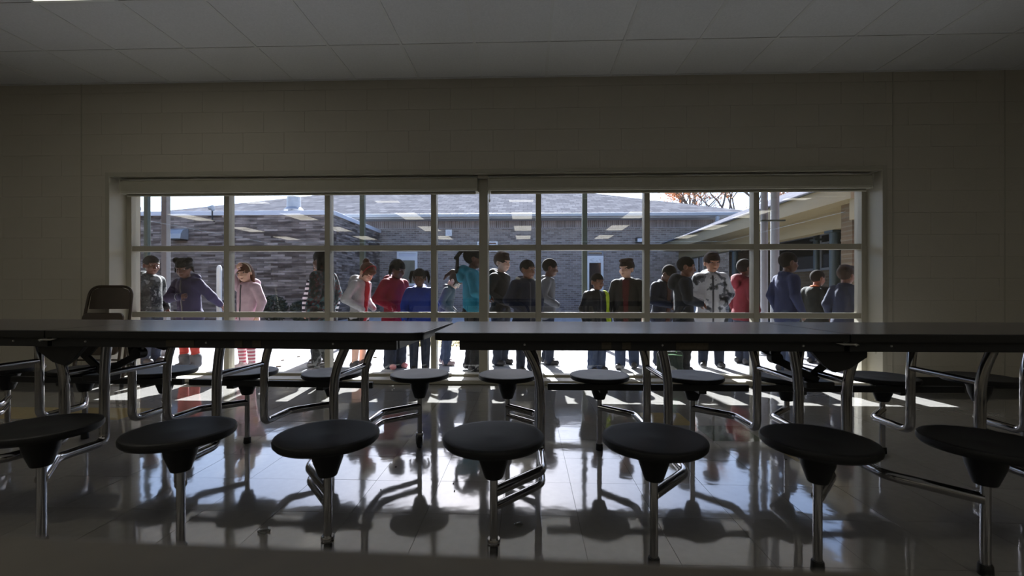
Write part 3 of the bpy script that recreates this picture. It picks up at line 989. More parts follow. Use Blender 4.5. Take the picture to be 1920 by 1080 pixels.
# window and door on that wall
x0, z1 = bz(745, 472); x1, _ = bz(783, 472); _, zm = bz(745, 484)
z0 = bz(745, 536)[1]
panel_frame('window', x0, x1, z0, zm, 0, .09, M_WHITEP, fb, 'pane', mat('reflecting pane', srgb(120, 118, 104), .15, var=.3, scale=3))
panel_frame('transom', x0, x1, zm, z1, 0, .06, M_WHITEP, fb, 'panel', M_COPING)
x0, zt = bz(1100, 470); x1, zs = bz(1131, 480); zb = 0.02
dr = panel_frame('door', x0, x1, zb, zs, 0, .09, M_WHITEP, fb, 'pane', M_DKGLASS)
panel_frame('transom', x0, x1, zs, zt, 0, .06, M_POSTW, fb, 'pane', M_DKGLASS)
sa, sz1 = bz(1104, 484); sb, sz0 = bz(1126, 493)
sg = MB().box(sa, sb, -.075, -.06, sz0, sz1).build('door_sign', M_WHITEP, dr)
sw, sh_ = sb - sa, sz1 - sz0
mk = MB()
mk.tube([(sa + sw * x, -.078, sz0 + sh_ * z) for x, z in ((.42, .86), (.2, .78), (.12, .62), (.2, .45), (.34, .34))], .012, 6)
mk.tube([(sa + sw * x, -.078, sz0 + sh_ * z) for x, z in ((.58, .28), (.68, .42), (.74, .26))], .012, 6)
mk.tube([(sa + sw * x, -.078, sz0 + sh_ * z) for x, z in ((.84, .80), (.93, .62), (.90, .45))], .012, 6)
# louvre, speaker, wall light: things fixed to the wall
def wall_thing(name, px0, px1, py0, py1, label, cat):
    x0, z1 = px_to(px0, py0, BY); x1, z0 = px_to(px1, py1, BY)
    e = empty(name, ((x0 + x1) / 2, BY, z0)); tag(e, label, cat)
    return e, (x1 - x0) / 2, z1 - z0
e, h, t = wall_thing('wall_louvre', 895, 933, 453, 472, 'white framed louvre vent high on the buff brick wall', 'vent')
MB().box(-h, h, -.05, 0, 0, .05).box(-h, h, -.05, 0, t - .05, t).box(-h, -h + .05, -.05, 0, .05, t - .05).box(h - .05, h, -.05, 0, .05, t - .05).build('frame', M_WHITEP, e)
MB().box(-h + .05, h - .05, -.01, -.0, .05, t - .05).build('backing', M_DKGLASS, e)
for k in range(2):
    zc = .05 + (t - .1) * (k + .9) / 2.6
    MB().box(-h + .05, h - .05, -.04, -.012, zc - .02, zc + .02).build('slat', M_COPING, e)
e, h, t = wall_thing('wall_speaker', 836, 848, 431, 443, 'square white loudspeaker on the buff brick wall', 'speaker')
MB().box(-h, h, -.09, 0, 0, t).build('case', M_WHITEP, e, bevel=.01)
MB().lathe([(.0001, -.105), (h * .55, -.100), (h * .62, -.088), (.0001, -.088)], 20, (0, 0, t / 2), 'Y').build('cone', M_COPING, e, True)
e, h, t = wall_thing('wall_light', 1191, 1207, 446, 456, 'dark boxed wall light on the buff brick wall beside a window mullion', 'light fixture')
MB().box(-h, h, -.16, 0, 0, t).build('housing', M_BLACKM, e, bevel=.01)
MB().box(-h + .05, h - .05, -.175, -.155, .04, t - .04).build('lens', M_COPING, e)
# downspout
dx_, _ = bz(1332, 405)
MB().tube(fillet([(dx_, EY - BY - .09, ez - .15), (dx_ - .02, EY - BY - .09, ez - .35), (dx_ - .35, -.07, wz - .75), (dx_ - .35, -.07, 0.05)], .12), .075, 8).build('downspout', M_GUTTER, fb)

# wing at the right with its tan eave, columns and windows
EX, EZ = 4.97, 2.62
wg = empty('classroom_wing', (EX + 2, 11, 0))
tag(wg, 'tan fascia wing with covered walk and teal columns behind the right panes', 'building')
wo_ = (EX + 2, 11)
def W(x, y): return x - wo_[0], y - wo_[1]
y0, y1 = 6.95 - wo_[1], 16.25 - wo_[1]
MB().box(W(EX, 0)[0], W(EX + .05, 0)[0], y0, y1, EZ - .30, EZ - .03).build('fascia', M_TAN, wg)
MB().box(W(EX - .04, 0)[0], W(EX + .06, 0)[0], y0, y1, EZ - .03, EZ + .0).build('drip_edge', M_POSTG, wg)
MB().box(W(EX + .05, 0)[0], W(EX + 2.4, 0)[0], y0, y1, EZ - .30, EZ - .27).build('soffit', M_TAN, wg)
MB().box(W(EX + .55, 0)[0], W(EX + .80, 0)[0], y0, y1, EZ - .62, EZ - .30).build('beam', M_TAN, wg)
MB().box(W(EX + .05, 0)[0], W(EX + 2.4, 0)[0], y0, y0 + .1, EZ - .62, EZ - .30).build('end_beam', M_TAN, wg)
M_SHY = brick_mat('grey asphalt shingle side', srgb(98, 98, 104), srgb(120, 120, 126), srgb(72, 72, 78), .33, .05, 'Y', .010, .2, .5)
rx0, rx1 = W(EX - .06, 0)[0], W(EX + 5.4, 0)[0]
MB().add([(rx0, y0, EZ), (rx1, y0, EZ + 2.2), (rx1, y1, EZ + 2.2), (rx0, y1, EZ), (rx0, y0, EZ - .03), (rx1, y0, EZ + 2.1), (rx1, y1, EZ + 2.1), (rx0, y1, EZ - .03)],
         [(0, 1, 2, 3), (7, 6, 5, 4), (0, 4, 5, 1), (1, 5, 6, 2), (2, 6, 7, 3), (3, 7, 4, 0)]).build('roof', M_SHY, wg)
M_WB = brick_mat('tan brick', srgb(90, 78, 66), srgb(116, 102, 86), srgb(110, 104, 94), .22, .075, 'Y', .010, .15)
wx = EX + 2.35
MB().box(W(wx, 0)[0], W(wx + .3, 0)[0], y0, y1, 0, EZ - .30).build('side_wall', M_WB, wg)
for (px, r, xx) in ((1565, .085, EX + .66), (1378, .075, EX + .66), (1284, .075, EX + .66), (1531, .06, EX + 1.2)):
    # find Y where the pixel column meets the column line
    t = (px - 960) / F_PX; c, s_ = math.cos(YAW), math.sin(YAW)
    Y = xx * (c + t * s_) / (c * t - s_)
    MB().tube([(*W(xx, Y), 0), (*W(xx, Y), EZ - .62 if xx < EX + 1 else EZ - .30)], r, 20).build('column', M_TEAL, wg, True)
    MB().box(W(xx, 0)[0] - r - .03, W(xx, 0)[0] + r + .03, W(0, Y)[1] - r - .03, W(0, Y)[1] + r + .03, EZ - .66, EZ - .62).build('column_cap', M_TEAL, wg)
for (ya, yb) in ((8.05, 9.2), (9.25, 11.2), (11.25, 13.2)):
    o = MB()
    x = W(wx, 0)[0]
    za, zb_ = 1.46, 2.31
    A, B_ = ya - wo_[1], yb - wo_[1]
    o.box(x - .06, x, A, B_, zb_ - .05, zb_).box(x - .10, x, A, B_, za - .06, za).box(x - .06, x, A, A + .05, za, zb_ - .05).box(x - .06, x, B_ - .05, B_, za, zb_ - .05)
    o.box(x - .05, x, A + .05, B_ - .05, 2.04, 2.09)
    o = o.build('window', M_POSTW, wg)
    MB().box(x - .035, x - .005, A + .05, B_ - .05, za, zb_ - .05).build('pane', M_DKGLASS, o)
MB().box(W(EX + .27, 0)[0], W(EX + 4.5, 0)[0], 7.3 - wo_[1], 7.55 - wo_[1], 0, 3.7).build('end_wall', brick_mat('tan brick end', srgb(90, 78, 66), srgb(116, 102, 86), srgb(110, 104, 94), .22, .075, 'X', .010, .15), wg)
mk.build('sign_marking', M_GUTTER, dr)
# downspout near the wing and a pale one beyond
e = MB().tube([(0, 0, 0), (0, 0, 2.2)], .07, 10).build('downpipe', M_COPING, loc=(X_at(1305, 16.7), 16.7, 0))
tag(e, 'pale downpipe on the far wall between two boys in dark jackets', 'pipe')

# shrub against the annex and trees beyond the roofs
def leaf_cloud(n, c, r, size, flat=1.0):
    mb = MB()
    for i in range(n):
        d = Vector((random.gauss(0, 1), random.gauss(0, 1), random.gauss(0, 1))).normalized() * random.uniform(.5, 1) ** .6
        p = Vector(c) + Vector((d.x * r[0], d.y * r[1], d.z * r[2]))
        a = Vector((random.gauss(0, 1), random.gauss(0, 1), random.gauss(0, 1))).normalized() * size * random.uniform(.6, 1.2)
        b = a.orthogonal().normalized() * size * .5
        mb.add([p - a, p + b, p + a, p - b], [(0, 1, 2, 3)])
    return mb
M_SHRUB = mat('dark evergreen leaf', srgb(44, 52, 38), 0.7, var=0.3, scale=3)
for (px, w, h) in ((514, .34, .75), (564, .28, .62)):
    Y = 11.7
    e = empty('shrub', (X_at(px, Y), Y, 0)); tag(e, 'low dark shrub at the foot of the brick annex, ' + ('taller left one' if px == 514 else 'smaller right one'), 'shrub', 'shrubs by the annex')
    tag(leaf_cloud(900, (0, 0, h * .55), (w, w, h * .5), .05).build('foliage', M_SHRUB, e), kind='stuff')
    for k in range(5):
        a = k * 1.3
        MB().tube([(0, 0, 0), (math.cos(a) * w * .3, math.sin(a) * w * .3, h * .5), (math.cos(a) * w * .5, math.sin(a) * w * .5, h * .85)], [.02, .014, .005], 6).build('stem', M_BARK, e)
M_OAK = mat('backlit russet leaf', srgb(205, 150, 104), 0.8, var=0.4, scale=2)  # backlight through the leaves put into a lighter base colour
def tree(px, Y, H, spread, leaves, label, seed):
    R = random.Random(seed)
    e = empty('autumn_tree', (X_at(px, Y), Y, 0)); tag(e, label, 'tree', 'trees beyond the roofs')
    wood = MB(); tips = []
    def grow(p, d, L, r, lev):
        q = p + d * L
        mid = p + d * L * .5 + Vector((R.gauss(0, .03), R.gauss(0, .03), 0)) * L
        wood.tube([p, mid, q], [r, r * .85, r * .7], 5 if lev > 1 else 8, cap=False)
        if lev >= 5:
            tips.append(q); return
        if lev >= 3: tips.append(q)
        for k in range(R.choice((2, 3)) if lev else 4):
            nd = (d + Vector((R.gauss(0, .5), R.gauss(0, .5), R.gauss(.12, .3))) * spread).normalized()
            grow(q, nd, L * R.uniform(.62, .82), r * .66, lev + 1)
    grow(Vector((0, 0, 0)), Vector((0, 0, 1)), H * .33, H * .017, 0)
    wood.build('trunk_and_branches', M_BARK, e, True)
    lf = MB()
    for i in range(leaves):
        p = R.choice(tips) + Vector((R.gauss(0, .25), R.gauss(0, .25), R.gauss(0, .25)))
        a = Vector((R.gauss(0, 1), R.gauss(0, 1), R.gauss(0, 1))).normalized() * R.uniform(.06, .13)
        b = a.orthogonal().normalized() * .07
        lf.add([p - a, p + b, p + a, p - b], [(0, 1, 2, 3)])
    tag(lf.build('leaves', M_OAK, e), kind='stuff')
tree(1345, 33, 11.0, 1.0, 3600, 'russet leaved tree above the roof hip, largest of the three', 3)
tree(1398, 47, 14.5, 1.1, 3000, 'russet leaved tree just left of the pale poles', 9)
tree(1262, 60, 16.5, .9, 1200, 'nearly bare tree rising behind the grey shingle roof', 5)

# ------------------------------------------------------------------ people: implicit surfaces turned into meshes
def _smin(a, b, k):
    h = np.clip(.5 + .5 * (b - a) / k, 0, 1)
    return b * (1 - h) + a * h - k * h * (1 - h)

def cap(a, b, ra, rb=None, flat=(1, 1, 1)):
    return ('cap', np.array(a, float), np.array(b, float), ra, ra if rb is None else rb, np.array(flat, float))
def ell(c, r):
    return ('ell', np.array(c, float), np.array(r, float))
def sub(p): return ('sub', p)

def _bounds(p):
    if p[0] == 'cap':
        _, a, b, ra, rb, fl = p
        r = max(ra, rb) * fl
        return np.minimum(a, b) - r, np.maximum(a, b) + r
    return p[1] - p[2], p[1] + p[2]

def _dist(p, X, Y, Z_):
    if p[0] == 'cap':
        _, a, b, ra, rb, fl = p
        x, y, z = (X - a[0]) / fl[0], (Y - a[1]) / fl[1], (Z_ - a[2]) / fl[2]
        d = (b - a) / fl
        dd = max(float(d @ d), 1e-12)
        t = np.clip((x * d[0] + y * d[1] + z * d[2]) / dd, 0, 1)
        q = np.sqrt((x - t * d[0]) ** 2 + (y - t * d[1]) ** 2 + (z - t * d[2]) ** 2)
        return (q - (ra + (rb - ra) * t)) * min(fl)
    c, r = p[1], p[2]
    x, y, z = X - c[0], Y - c[1], Z_ - c[2]
    k0 = np.sqrt((x / r[0]) ** 2 + (y / r[1]) ** 2 + (z / r[2]) ** 2)
    k1 = np.sqrt((x / r[0] ** 2) ** 2 + (y / r[1] ** 2) ** 2 + (z / r[2] ** 2) ** 2)
    return np.where(k1 > 1e-9, k0 * (k0 - 1) / np.maximum(k1, 1e-9), -float(min(r)))

def sdf_mesh(prims, h, k=.02, ksub=.008):
    lo = np.min([_bounds(p)[0] for p in prims if p[0] != 'sub'], axis=0) - 3 * h
    hi = np.max([_bounds(p)[1] for p in prims if p[0] != 'sub'], axis=0) + 3 * h
    n = np.ceil((hi - lo) / h).astype(int) + 1
    ax = [lo[i] + h * np.arange(n[i]) for i in range(3)]
    vol = np.full(n, .08)
    for p in prims:
        q = p[1] if p[0] == 'sub' else p
        a, b = _bounds(q)
        m = .05
        s = [slice(max(0, int((a[i] - m - lo[i]) / h)), min(n[i], int((b[i] + m - lo[i]) / h) + 2)) for i in range(3)]
        if any(t.stop <= t.start for t in s): continue
        X, Y, Z_ = np.meshgrid(ax[0][s[0]], ax[1][s[1]], ax[2][s[2]], indexing='ij', sparse=True)
        d = _dist(q, X, Y, Z_)
        v = vol[s[0], s[1], s[2]]
        if p[0] == 'sub':
            vol[s[0], s[1], s[2]] = -_smin(-v, d, ksub)
        else:
            vol[s[0], s[1], s[2]] = _smin(v, d, k)
    # naive surface nets
    ins = vol < 0
    c = [vol[i:n[0] - 1 + i, j:n[1] - 1 + j, l:n[2] - 1 + l] for i in (0, 1) for j in (0, 1) for l in (0, 1)]
    ci = [v < 0 for v in c]
    cnt = sum(v.astype(np.int8) for v in ci)
    act = (cnt > 0) & (cnt < 8)
    idx = np.full(act.shape, -1, int)
    cells_ = np.argwhere(act)
    idx[act] = np.arange(len(cells_))
    cv = np.stack([v[act] for v in c], 1)
    offs = np.array([(i, j, l) for i in (0, 1) for j in (0, 1) for l in (0, 1)], float)
    acc = np.zeros((len(cells_), 3)); num = np.zeros(len(cells_))
    for a in range(8):
        for b in range(a + 1, 8):
            if np.abs(offs[a] - offs[b]).sum() != 1: continue
            va, vb = cv[:, a], cv[:, b]
            cr = (va < 0) != (vb < 0)
            t = np.where(cr, va / np.where(cr, va - vb, 1), 0)
            acc += np.where(cr[:, None], offs[a] + t[:, None] * (offs[b] - offs[a]), 0)
            num += cr
    verts = lo + h * (cells_ + acc / num[:, None])
    quads = []
    for d in range(3):
        e1, e2 = [(1, 2), (2, 0), (0, 1)][d]
        s0 = [slice(None)] * 3; s1 = [slice(None)] * 3
        s0[d] = slice(0, n[d] - 1); s1[d] = slice(1, n[d])
        ch = ins[tuple(s0)] != ins[tuple(s1)]
        P = np.argwhere(ch)
        ok = (P[:, e1] > 0) & (P[:, e2] > 0) & (P[:, e1] < n[e1] - 1) & (P[:, e2] < n[e2] - 1)
        P = P[ok]
        o1 = np.zeros(3, int); o2 = np.zeros(3, int); o1[e1] = 1; o2[e2] = 1
        g = lambda Q: idx[Q[:, 0], Q[:, 1], Q[:, 2]]
        q = np.stack([g(P - o1 - o2), g(P - o2), g(P), g(P - o1)], 1)
        flip = ~ins[P[:, 0], P[:, 1], P[:, 2]]
        q[flip] = q[flip][:, ::-1]
        quads.append(q)
    return verts, np.concatenate(quads)

def np_obj(name, parts, m, parent=None):
    """parts: list of (verts, quads); joined into one mesh"""
    vs, fs, o = [], [], 0
    for v, f in parts:
        vs.append(v); fs.append(f + o); o += len(v)
    v, f = np.concatenate(vs), np.concatenate(fs)
    me = bpy.data.meshes.new(name)
    me.vertices.add(len(v)); me.vertices.foreach_set('co', v.astype(np.float32).ravel())
    me.loops.add(f.size); me.loops.foreach_set('vertex_index', f.astype(np.int32).ravel())
    me.polygons.add(len(f)); me.polygons.foreach_set('loop_start', np.arange(0, f.size, 4, dtype=np.int32))
    me.polygons.foreach_set('use_smooth', np.ones(len(f), bool))
    me.update(calc_edges=True)
    me.materials.append(m)
    ob = bpy.data.objects.new(name, me)
    if parent: ob.parent = parent
    COL.objects.link(ob)
    return ob

HEAD = [ell((0, -.010, .020), (.073, .088, .084)), ell((0, .018, -.028), (.061, .066, .076)), ell((0, .036, -.072), (.040, .040, .033)),
        cap((0, .080, .0), (0, .094, -.032), .006, .0105), cap((-.011, .086, -.036), (.011, .086, -.036), .006),
        ell((.030, .052, -.035), (.026, .024, .026)), ell((-.030, .052, -.035), (.026, .024, .026)),
        cap((-.014, .076, -.060), (.014, .076, -.060), .0065), cap((-.012, .075, -.069), (.012, .075, -.069), .0065),
        ell((.074, -.008, -.016), (.010, .019, .029)), ell((-.074, -.008, -.016), (.010, .019, .029)),
        cap((.016, .074, .020), (.044, .064, .019), .006), cap((-.016, .074, .020), (-.044, .064, .019), .006),
        sub(ell((.029, .082, .002), (.015, .012, .0095))), sub(ell((-.029, .082, .002), (.015, .012, .0095))),
        sub(cap((-.019, .084, -.0645), (.019, .084, -.0645), .0028))]
HEAD_M = sdf_mesh(HEAD, .0052, .012, .006)
HAND = [ell((0, .036, 0), (.031, .042, .013)), cap((0, -.01, 0), (0, .03, 0), .019, .024, (1, 1, .75))]
for x, L in ((-.024, .045), (-.008, .056), (.008, .060), (.023, .054)):
    HAND += [cap((x, .066, 0), (x * 1.12, .066 + L * .5, -.004), .0075, .0068), cap((x * 1.12, .066 + L * .5, -.004), (x * 1.08, .066 + L * .92, -.020), .0068, .0055)]
HAND += [cap((.022, .018, -.004), (.044, .042, -.012), .0105, .0085), cap((.044, .042, -.012), (.050, .070, -.018), .0085, .0065)]
HAND_M = sdf_mesh(HAND, .0036, .006)
def uv_sphere(c, r, n=10, m=7):
    mb = MB().lathe([(max(1e-5, r * math.sin(math.pi * i / m)), -r * math.cos(math.pi * i / m)) for i in range(m + 1)], n, c)
    return mb

def squash(mb, z0, k):
    mb.v = [(x, y, z0 + (z - z0) * k) for x, y, z in mb.v]
    return mb

HAIR_CAP = [sub(ell((0, .098, -.055), (.070, .075, .078))), sub(ell((0, .03, -.150), (.13, .115, .085))),
            sub(ell((.075, .02, -.035), (.03, .03, .035))), sub(ell((-.075, .02, -.035), (.03, .03, .035)))]
def hair_prims(kind):
    if kind == 'buzz':
        return [ell((0, -.012, .022), (.0765, .0905, .0865))] + HAIR_CAP
    if kind == 'short':
        return [ell((0, -.014, .026), (.083, .097, .093)), ell((.012, .038, .088), (.058, .040, .024)), ell((-.02, -.02, .10), (.05, .05, .02))] + HAIR_CAP
    base = [ell((0, -.014, .024), (.081, .096, .091))] + HAIR_CAP
    if kind == 'bun':
        return base + [ell((0, -.095, .075), (.042, .042, .042)), ell((.0, .058, .048), (.062, .024, .034)), cap((.0, -.08, .02), (0, -.085, -.05), .03, .012), cap((.06, .02, .0), (.066, .03, -.05), .014, .006)]
    if kind == 'ponytail':
        return base + [ell((0, -.105, .05), (.030, .03, .03)), cap((0, -.12, .04), (0, -.135, -.06), .030, .02), cap((0, -.135, -.06), (0, -.115, -.12), .02, .008), ell((.0, .058, .048), (.062, .025, .036)), cap((.062, .03, .02), (.064, .045, -.05), .014, .007), cap((-.062, .03, .02), (-.064, .045, -.05), .014, .007)]
    if kind == 'braids':
        out = base + [ell((0, -.10, .085), (.03, .03, .03))]
        R = random.Random(4)
        for i in range(9):
            x = R.uniform(-.05, .05); e_ = R.uniform(-.17, -.09)
            out.append(cap((x * .4, -.11, .085), (x, -.165 - R.uniform(0, .03), -.01), .014, .012)); out.append(cap((x, -.165, -.01), (x * 1.2, -.15 - R.uniform(0, .03), e_), .012, .008))
        return out
    if kind == 'pigtails':
        out = base
        for sx in (-1, 1):
            out = out + [ell((sx * .078, -.02, .06), (.024, .024, .024)), cap((sx * .095, -.02, .06), (sx * .112, -.01, -.005), .021, .018), cap((sx * .112, -.01, -.005), (sx * .106, 0, -.06), .018, .009)]
        return out
    if kind == 'sidetail':
        return base + [ell((.085, -.02, .02), (.022, .022, .022)), cap((.095, -.02, .02), (.112, 0, -.045), .022, .017), cap((.112, 0, -.045), (.10, .005, -.09), .017, .006)]
    if kind == 'puffs':
        out = base
        for sx in (-1, 1):
            out = out + [ell((sx * .062, -.005, .085), (.040, .04, .036)), cap((sx * .085, 0, -.0), (sx * .094, .005, -.045), .014, .008)]
        return out
    if kind == 'long':
        return [ell((0, -.014, .024), (.083, .098, .093))] + HAIR_CAP + [cap((0, -.075, .0), (0, -.085, -.19), .055, .04, (1.3, .7, 1)), cap((.068, -.02, .0), (.072, -.01, -.16), .022, .016), cap((-.068, -.02, .0), (-.072, -.01, -.16), .022, .016)]
HAIR_M = {}

def rotx(a): c, s = math.cos(a), math.sin(a); return np.array([[1, 0, 0], [0, c, -s], [0, s, c]])
def roty(a): c, s = math.cos(a), math.sin(a); return np.array([[c, 0, s], [0, 1, 0], [-s, 0, c]])
def rotz(a): c, s = math.cos(a), math.sin(a); return np.array([[c, -s, 0], [s, c, 0], [0, 0, 1]])
D = math.radians

ARM = {'down': ((.182, -.035, .80), (.185, .03, .645)), 'pocket': ((.198, -.05, .80), (.105, .118, .70)),
       'cross': ((.172, .075, .805), (-.05, .158, .835)), 'cross2': ((.172, .075, .80), (-.05, .175, .80)),
       'hold': ((.178, .02, .80), (.035, .165, .75)), 'raise': ((.165, .10, 1.125), (.0, .150, 1.195)),
       'back': ((.19, -.11, .80), (.21, -.20, .70)), 'out': ((.225, -.03, .80), (.36, -.05, .70))}

SK = {'deep': mat('skin deep', srgb(92, 58, 44), .5, var=.04), 'brown': mat('skin brown', srgb(126, 82, 62), .5, var=.04),
      'fair': mat('skin fair', srgb(214, 168, 146), .5, var=.04), 'tan': mat('skin tan', srgb(176, 126, 100), .5, var=.04)}
HR = {'black': mat('hair black', (.008, .007, .007), .75, var=.3, scale=60, bump=.4, bscale=90, spec=.2), 'brown': mat('hair brown', srgb(54, 38, 29), .7, var=.3, scale=60, bump=.4, bscale=90, spec=.2),
      'auburn': mat('hair auburn', srgb(84, 52, 36), .65, var=.3, scale=60, bump=.4, bscale=90, spec=.25), 'crop': mat('hair cropped', srgb(30, 25, 23), .95, var=.2, scale=120, spec=.15)}
M_EYEW = mat('eye white', srgb(176, 168, 162), .25, var=.02)
M_IRIS = mat('eye iris', (.012, .008, .006), .15)
M_LIP = mat('lip', srgb(120, 62, 58), .5)
def cloth(name, r, g, b, rough=.8, var=.14, scale=14, bump=.35):
    return mat('cloth ' + name, [c * .75 for c in srgb(r, g, b)], rough, var=var, scale=scale, bump=bump, bscale=26, spec=.2, sheen=.0)
def pattern_cloth(name, cols, scale, kind='noise'):
    m = cloth(name, *cols[0])
    n, l = m.node_tree.nodes, m.node_tree.links
    p = n['Principled BSDF']
    tc = n.new('ShaderNodeTexCoord')
    if kind == 'stripe':
        sx = n.new('ShaderNodeSeparateXYZ'); l.new(tc.outputs['Object'], sx.inputs[0])
        ma = n.new('ShaderNodeMath'); ma.operation = 'MULTIPLY'; ma.inputs[1].default_value = scale; l.new(sx.outputs['Z'], ma.inputs[0])
        fr = n.new('ShaderNodeMath'); fr.operation = 'FRACT'; l.new(ma.outputs[0], fr.inputs[0]); src = fr.outputs[0]
    else:
        t = n.new('ShaderNodeTexNoise'); t.inputs['Scale'].default_value = scale; t.inputs['Detail'].default_value = 2.5
        l.new(tc.outputs['Object'], t.inputs['Vector']); src = t.outputs['Fac']
    rp = n.new('ShaderNodeValToRGB'); rp.color_ramp.interpolation = 'CONSTANT'
    pos = [0, .5] if kind == 'stripe' else ([0, .36, .42, .58, .66] if len(cols) == 5 else [0, .42, .5, .58])[:len(cols)]
    while len(rp.color_ramp.elements) < len(cols): rp.color_ramp.elements.new(.5)
    for e_, c_, p_ in zip(rp.color_ramp.elements, cols, pos):
        e_.position = p_; e_.color = (*[q_ * .75 for q_ in srgb(*c_)], 1)
    l.new(src, rp.inputs['Fac'])
    l.new(rp.outputs[0], p.inputs['Base Color'])
    return m

C_JEANS = cloth('denim', 66, 78, 104); C_DKJEANS = cloth('dark denim', 44, 50, 66); C_BLACK = cloth('black', 24, 24, 27)
C_CHAR = cloth('charcoal', 44, 44, 48)
M_SHOE = mat('dark shoe', srgb(50, 46, 46), .5, var=.3, scale=20)
M_SHOEL = mat('pale shoe', srgb(170, 150, 150), .5, var=.3, scale=20)

def person(px, Y, H, face, jacket, trousers, skin, hair, haircol, label, head=(0, 0), lean=0, arms=('down', 'down'), bulk=0.0,
           hem=.53, stride=0.0, stance=.07, hood=None, collar=None, shoes=M_SHOE, flare=0.0, legs='long', fur=None, shirt=None,
           stripe=None, boots=None, band=None, dx=0.0, roll=0.0, zipper=None):
    s = H / 1.25
    Ru = rotx(-D(lean)); piv = np.array([0, 0, .60])
    U = lambda p: Ru @ (np.array(p, float) - piv) + piv
    hipw = .062
    ft = []
    for sx, st in ((1, stride), (-1, -stride)):
        hip = np.array([sx * hipw, 0, .595])
        ank = np.array([sx * stance, st * .5, .065 + max(0, -st) * .10])
        kn = (hip + ank) / 2 + np.array([sx * .004, .022 + abs(st) * .12, .005])
        ft.append((hip, kn, ank, sx))
    neck0, neck1 = U((0, -.005, .985)), U((0, .012, 1.075))
    body = [cap((-.045, 0, .60), (.045, 0, .60), .082), cap((0, 0, .62), U((0, 0, .93)), .088, .092, (1.12, .82, 1)), cap(U((-.105, -.004, .975)), U((.105, -.004, .975)), .040),
            cap(neck0, neck1, .041, .038)]
    jk = [cap((-.05, 0, hem + .06), (.05, 0, hem + .06), .096 + bulk, None, (1, .9, 1)), cap((0, 0, hem + .06), U((0, 0, .93)), .104 + bulk, .104 + bulk * .8, (1.12, .86, 1)),
          cap(U((-.108, -.004, .968)), U((.108, -.004, .968)), .050 + bulk * .4)]
    tr = [cap((-.042, 0, .60), (.042, 0, .60), .094)]
    for hip, kn, ank, sx in ft:
        body += [cap(hip, kn, .068, .047), cap(kn, ank, .047, .031), cap(ank, ank + np.array([0, .05, -.03]), .03, .022)]
        if legs == 'long':
            low = ank + np.array([0, 0, -.02])
            tr += [cap(hip, kn, .080, .060 + flare * .4), cap(kn, low, .060 + flare * .4, .048 + flare)]
        elif legs == 'short':
            tr += [cap(hip, hip * .25 + kn * .75, .082, .066)]
        elif legs == 'tight':
            tr += [cap(hip, kn, .073, .052), cap(kn, ank, .052, .037)]
    hands = []
    for sx, pose in ((1, arms[0]), (-1, arms[1])):
        el, wr = ARM[pose]
        sh = U((sx * .125, -.004, .965)); e_ = U((sx * el[0], el[1], el[2])); w = U((sx * wr[0], wr[1], wr[2]))
        body += [cap(sh, e_, .040, .034), cap(e_, w, .033, .024)]
        b2 = bulk * .55
        jk += [cap(sh, e_, .052 + b2, .045 + b2), cap(e_, w, .045 + b2, .034 + b2 * .7)]
        if pose != 'pocket':
            d = (w - e_) / np.linalg.norm(w - e_)
            out = np.array([sx, 0, 0]) if pose in ('down', 'back', 'out') else np.array([0, 1.0, .2])
            zax = out - d * (out @ d); zax /= np.linalg.norm(zax)
            xax = np.cross(d, zax)
            Rm = np.stack([xax * (1 if sx > 0 else 1), d, zax], 1)
            hv = HAND_M[0] * .84
            hq = HAND_M[1]
            if sx < 0:
                hv = hv * np.array([-1, 1, 1]); hq = hq[:, ::-1]
            hands.append(((hv @ Rm.T + w) * s, hq))
    Rh = Ru @ rotz(D(head[0])) @ rotx(-D(head[1])) @ roty(D(roll))
    hc = U((0, .008, 1.06)) + Rh @ np.array([0, .012, .088])
    place = lambda v: (v @ Rh.T + hc) * s
    bv, bq = sdf_mesh(body, .0095, .022)
    x = X_at(px, Y) + dx
    root = np_obj('person', [(bv * s, bq), (place(HEAD_M[0]), HEAD_M[1])] + hands, SK[skin])
    root.location = (x, Y, -.002); root.rotation_euler = (0, 0, D(face))
    tag(root, label, 'person', 'children queuing outside the window')
    # collar or hood
    if hood is not None or collar is None:
        ring = [U((.058 * math.cos(a), .004 + .056 * math.sin(a), 1.012 - .018 * math.sin(a))) for a in np.linspace(0, 2 * math.pi, 11)]
        for a, b in zip(ring[:-1], ring[1:]): jk.append(cap(a, b, .021))
    if hood is not None:
        jk += [ell(U((0, -.080, 1.025)), (.094, .056, .052)), ell(U((0, -.115, .965)), (.066, .042, .07)), cap(U((-.07, -.03, 1.01)), U((-.04, .06, .975)), .022), cap(U((.07, -.03, 1.01)), U((.04, .06, .975)), .022)]
    jk.append(sub(ell(np.array([0, 0, hem - .085]), (.3, .3, .075))))
    v, q = sdf_mesh(jk, .0095, .018, .01)
    # soft folds in the cloth
    ph = px * .7
    RW = np.random.default_rng(int(px))
    f = np.zeros(len(v))
    for kk, am in ((24, 1.0), (38, .8), (60, .6), (95, .4)):
        for _ in range(3):
            w_ = RW.normal(size=3) * np.array([1, 1, .8]); w_ *= kk / np.linalg.norm(w_)
            f += am * np.sin(v @ w_ + RW.uniform(0, 6.28)) / 1.7
    rad = v * np.array([1, 1, 0]); rn = np.maximum(np.linalg.norm(rad, axis=1, keepdims=True), .02)
    v = v + rad / rn * (f * .0028)[:, None]
    jv, jq = v, q
    jo = np_obj('jacket', [(v * s, q)], jacket, root)
    v, q = sdf_mesh(tr, .0095, .016)
    f = np.sin(v[:, 2] * 75 + v[:, 0] * 30 + ph) * np.sin(v[:, 1] * 55 + ph)
    v = v + np.stack([np.zeros(len(v)), f * .004, np.zeros(len(v))], 1)
    np_obj('trousers' if legs != 'short' else 'shorts', [(v * s, q)], trousers, root)
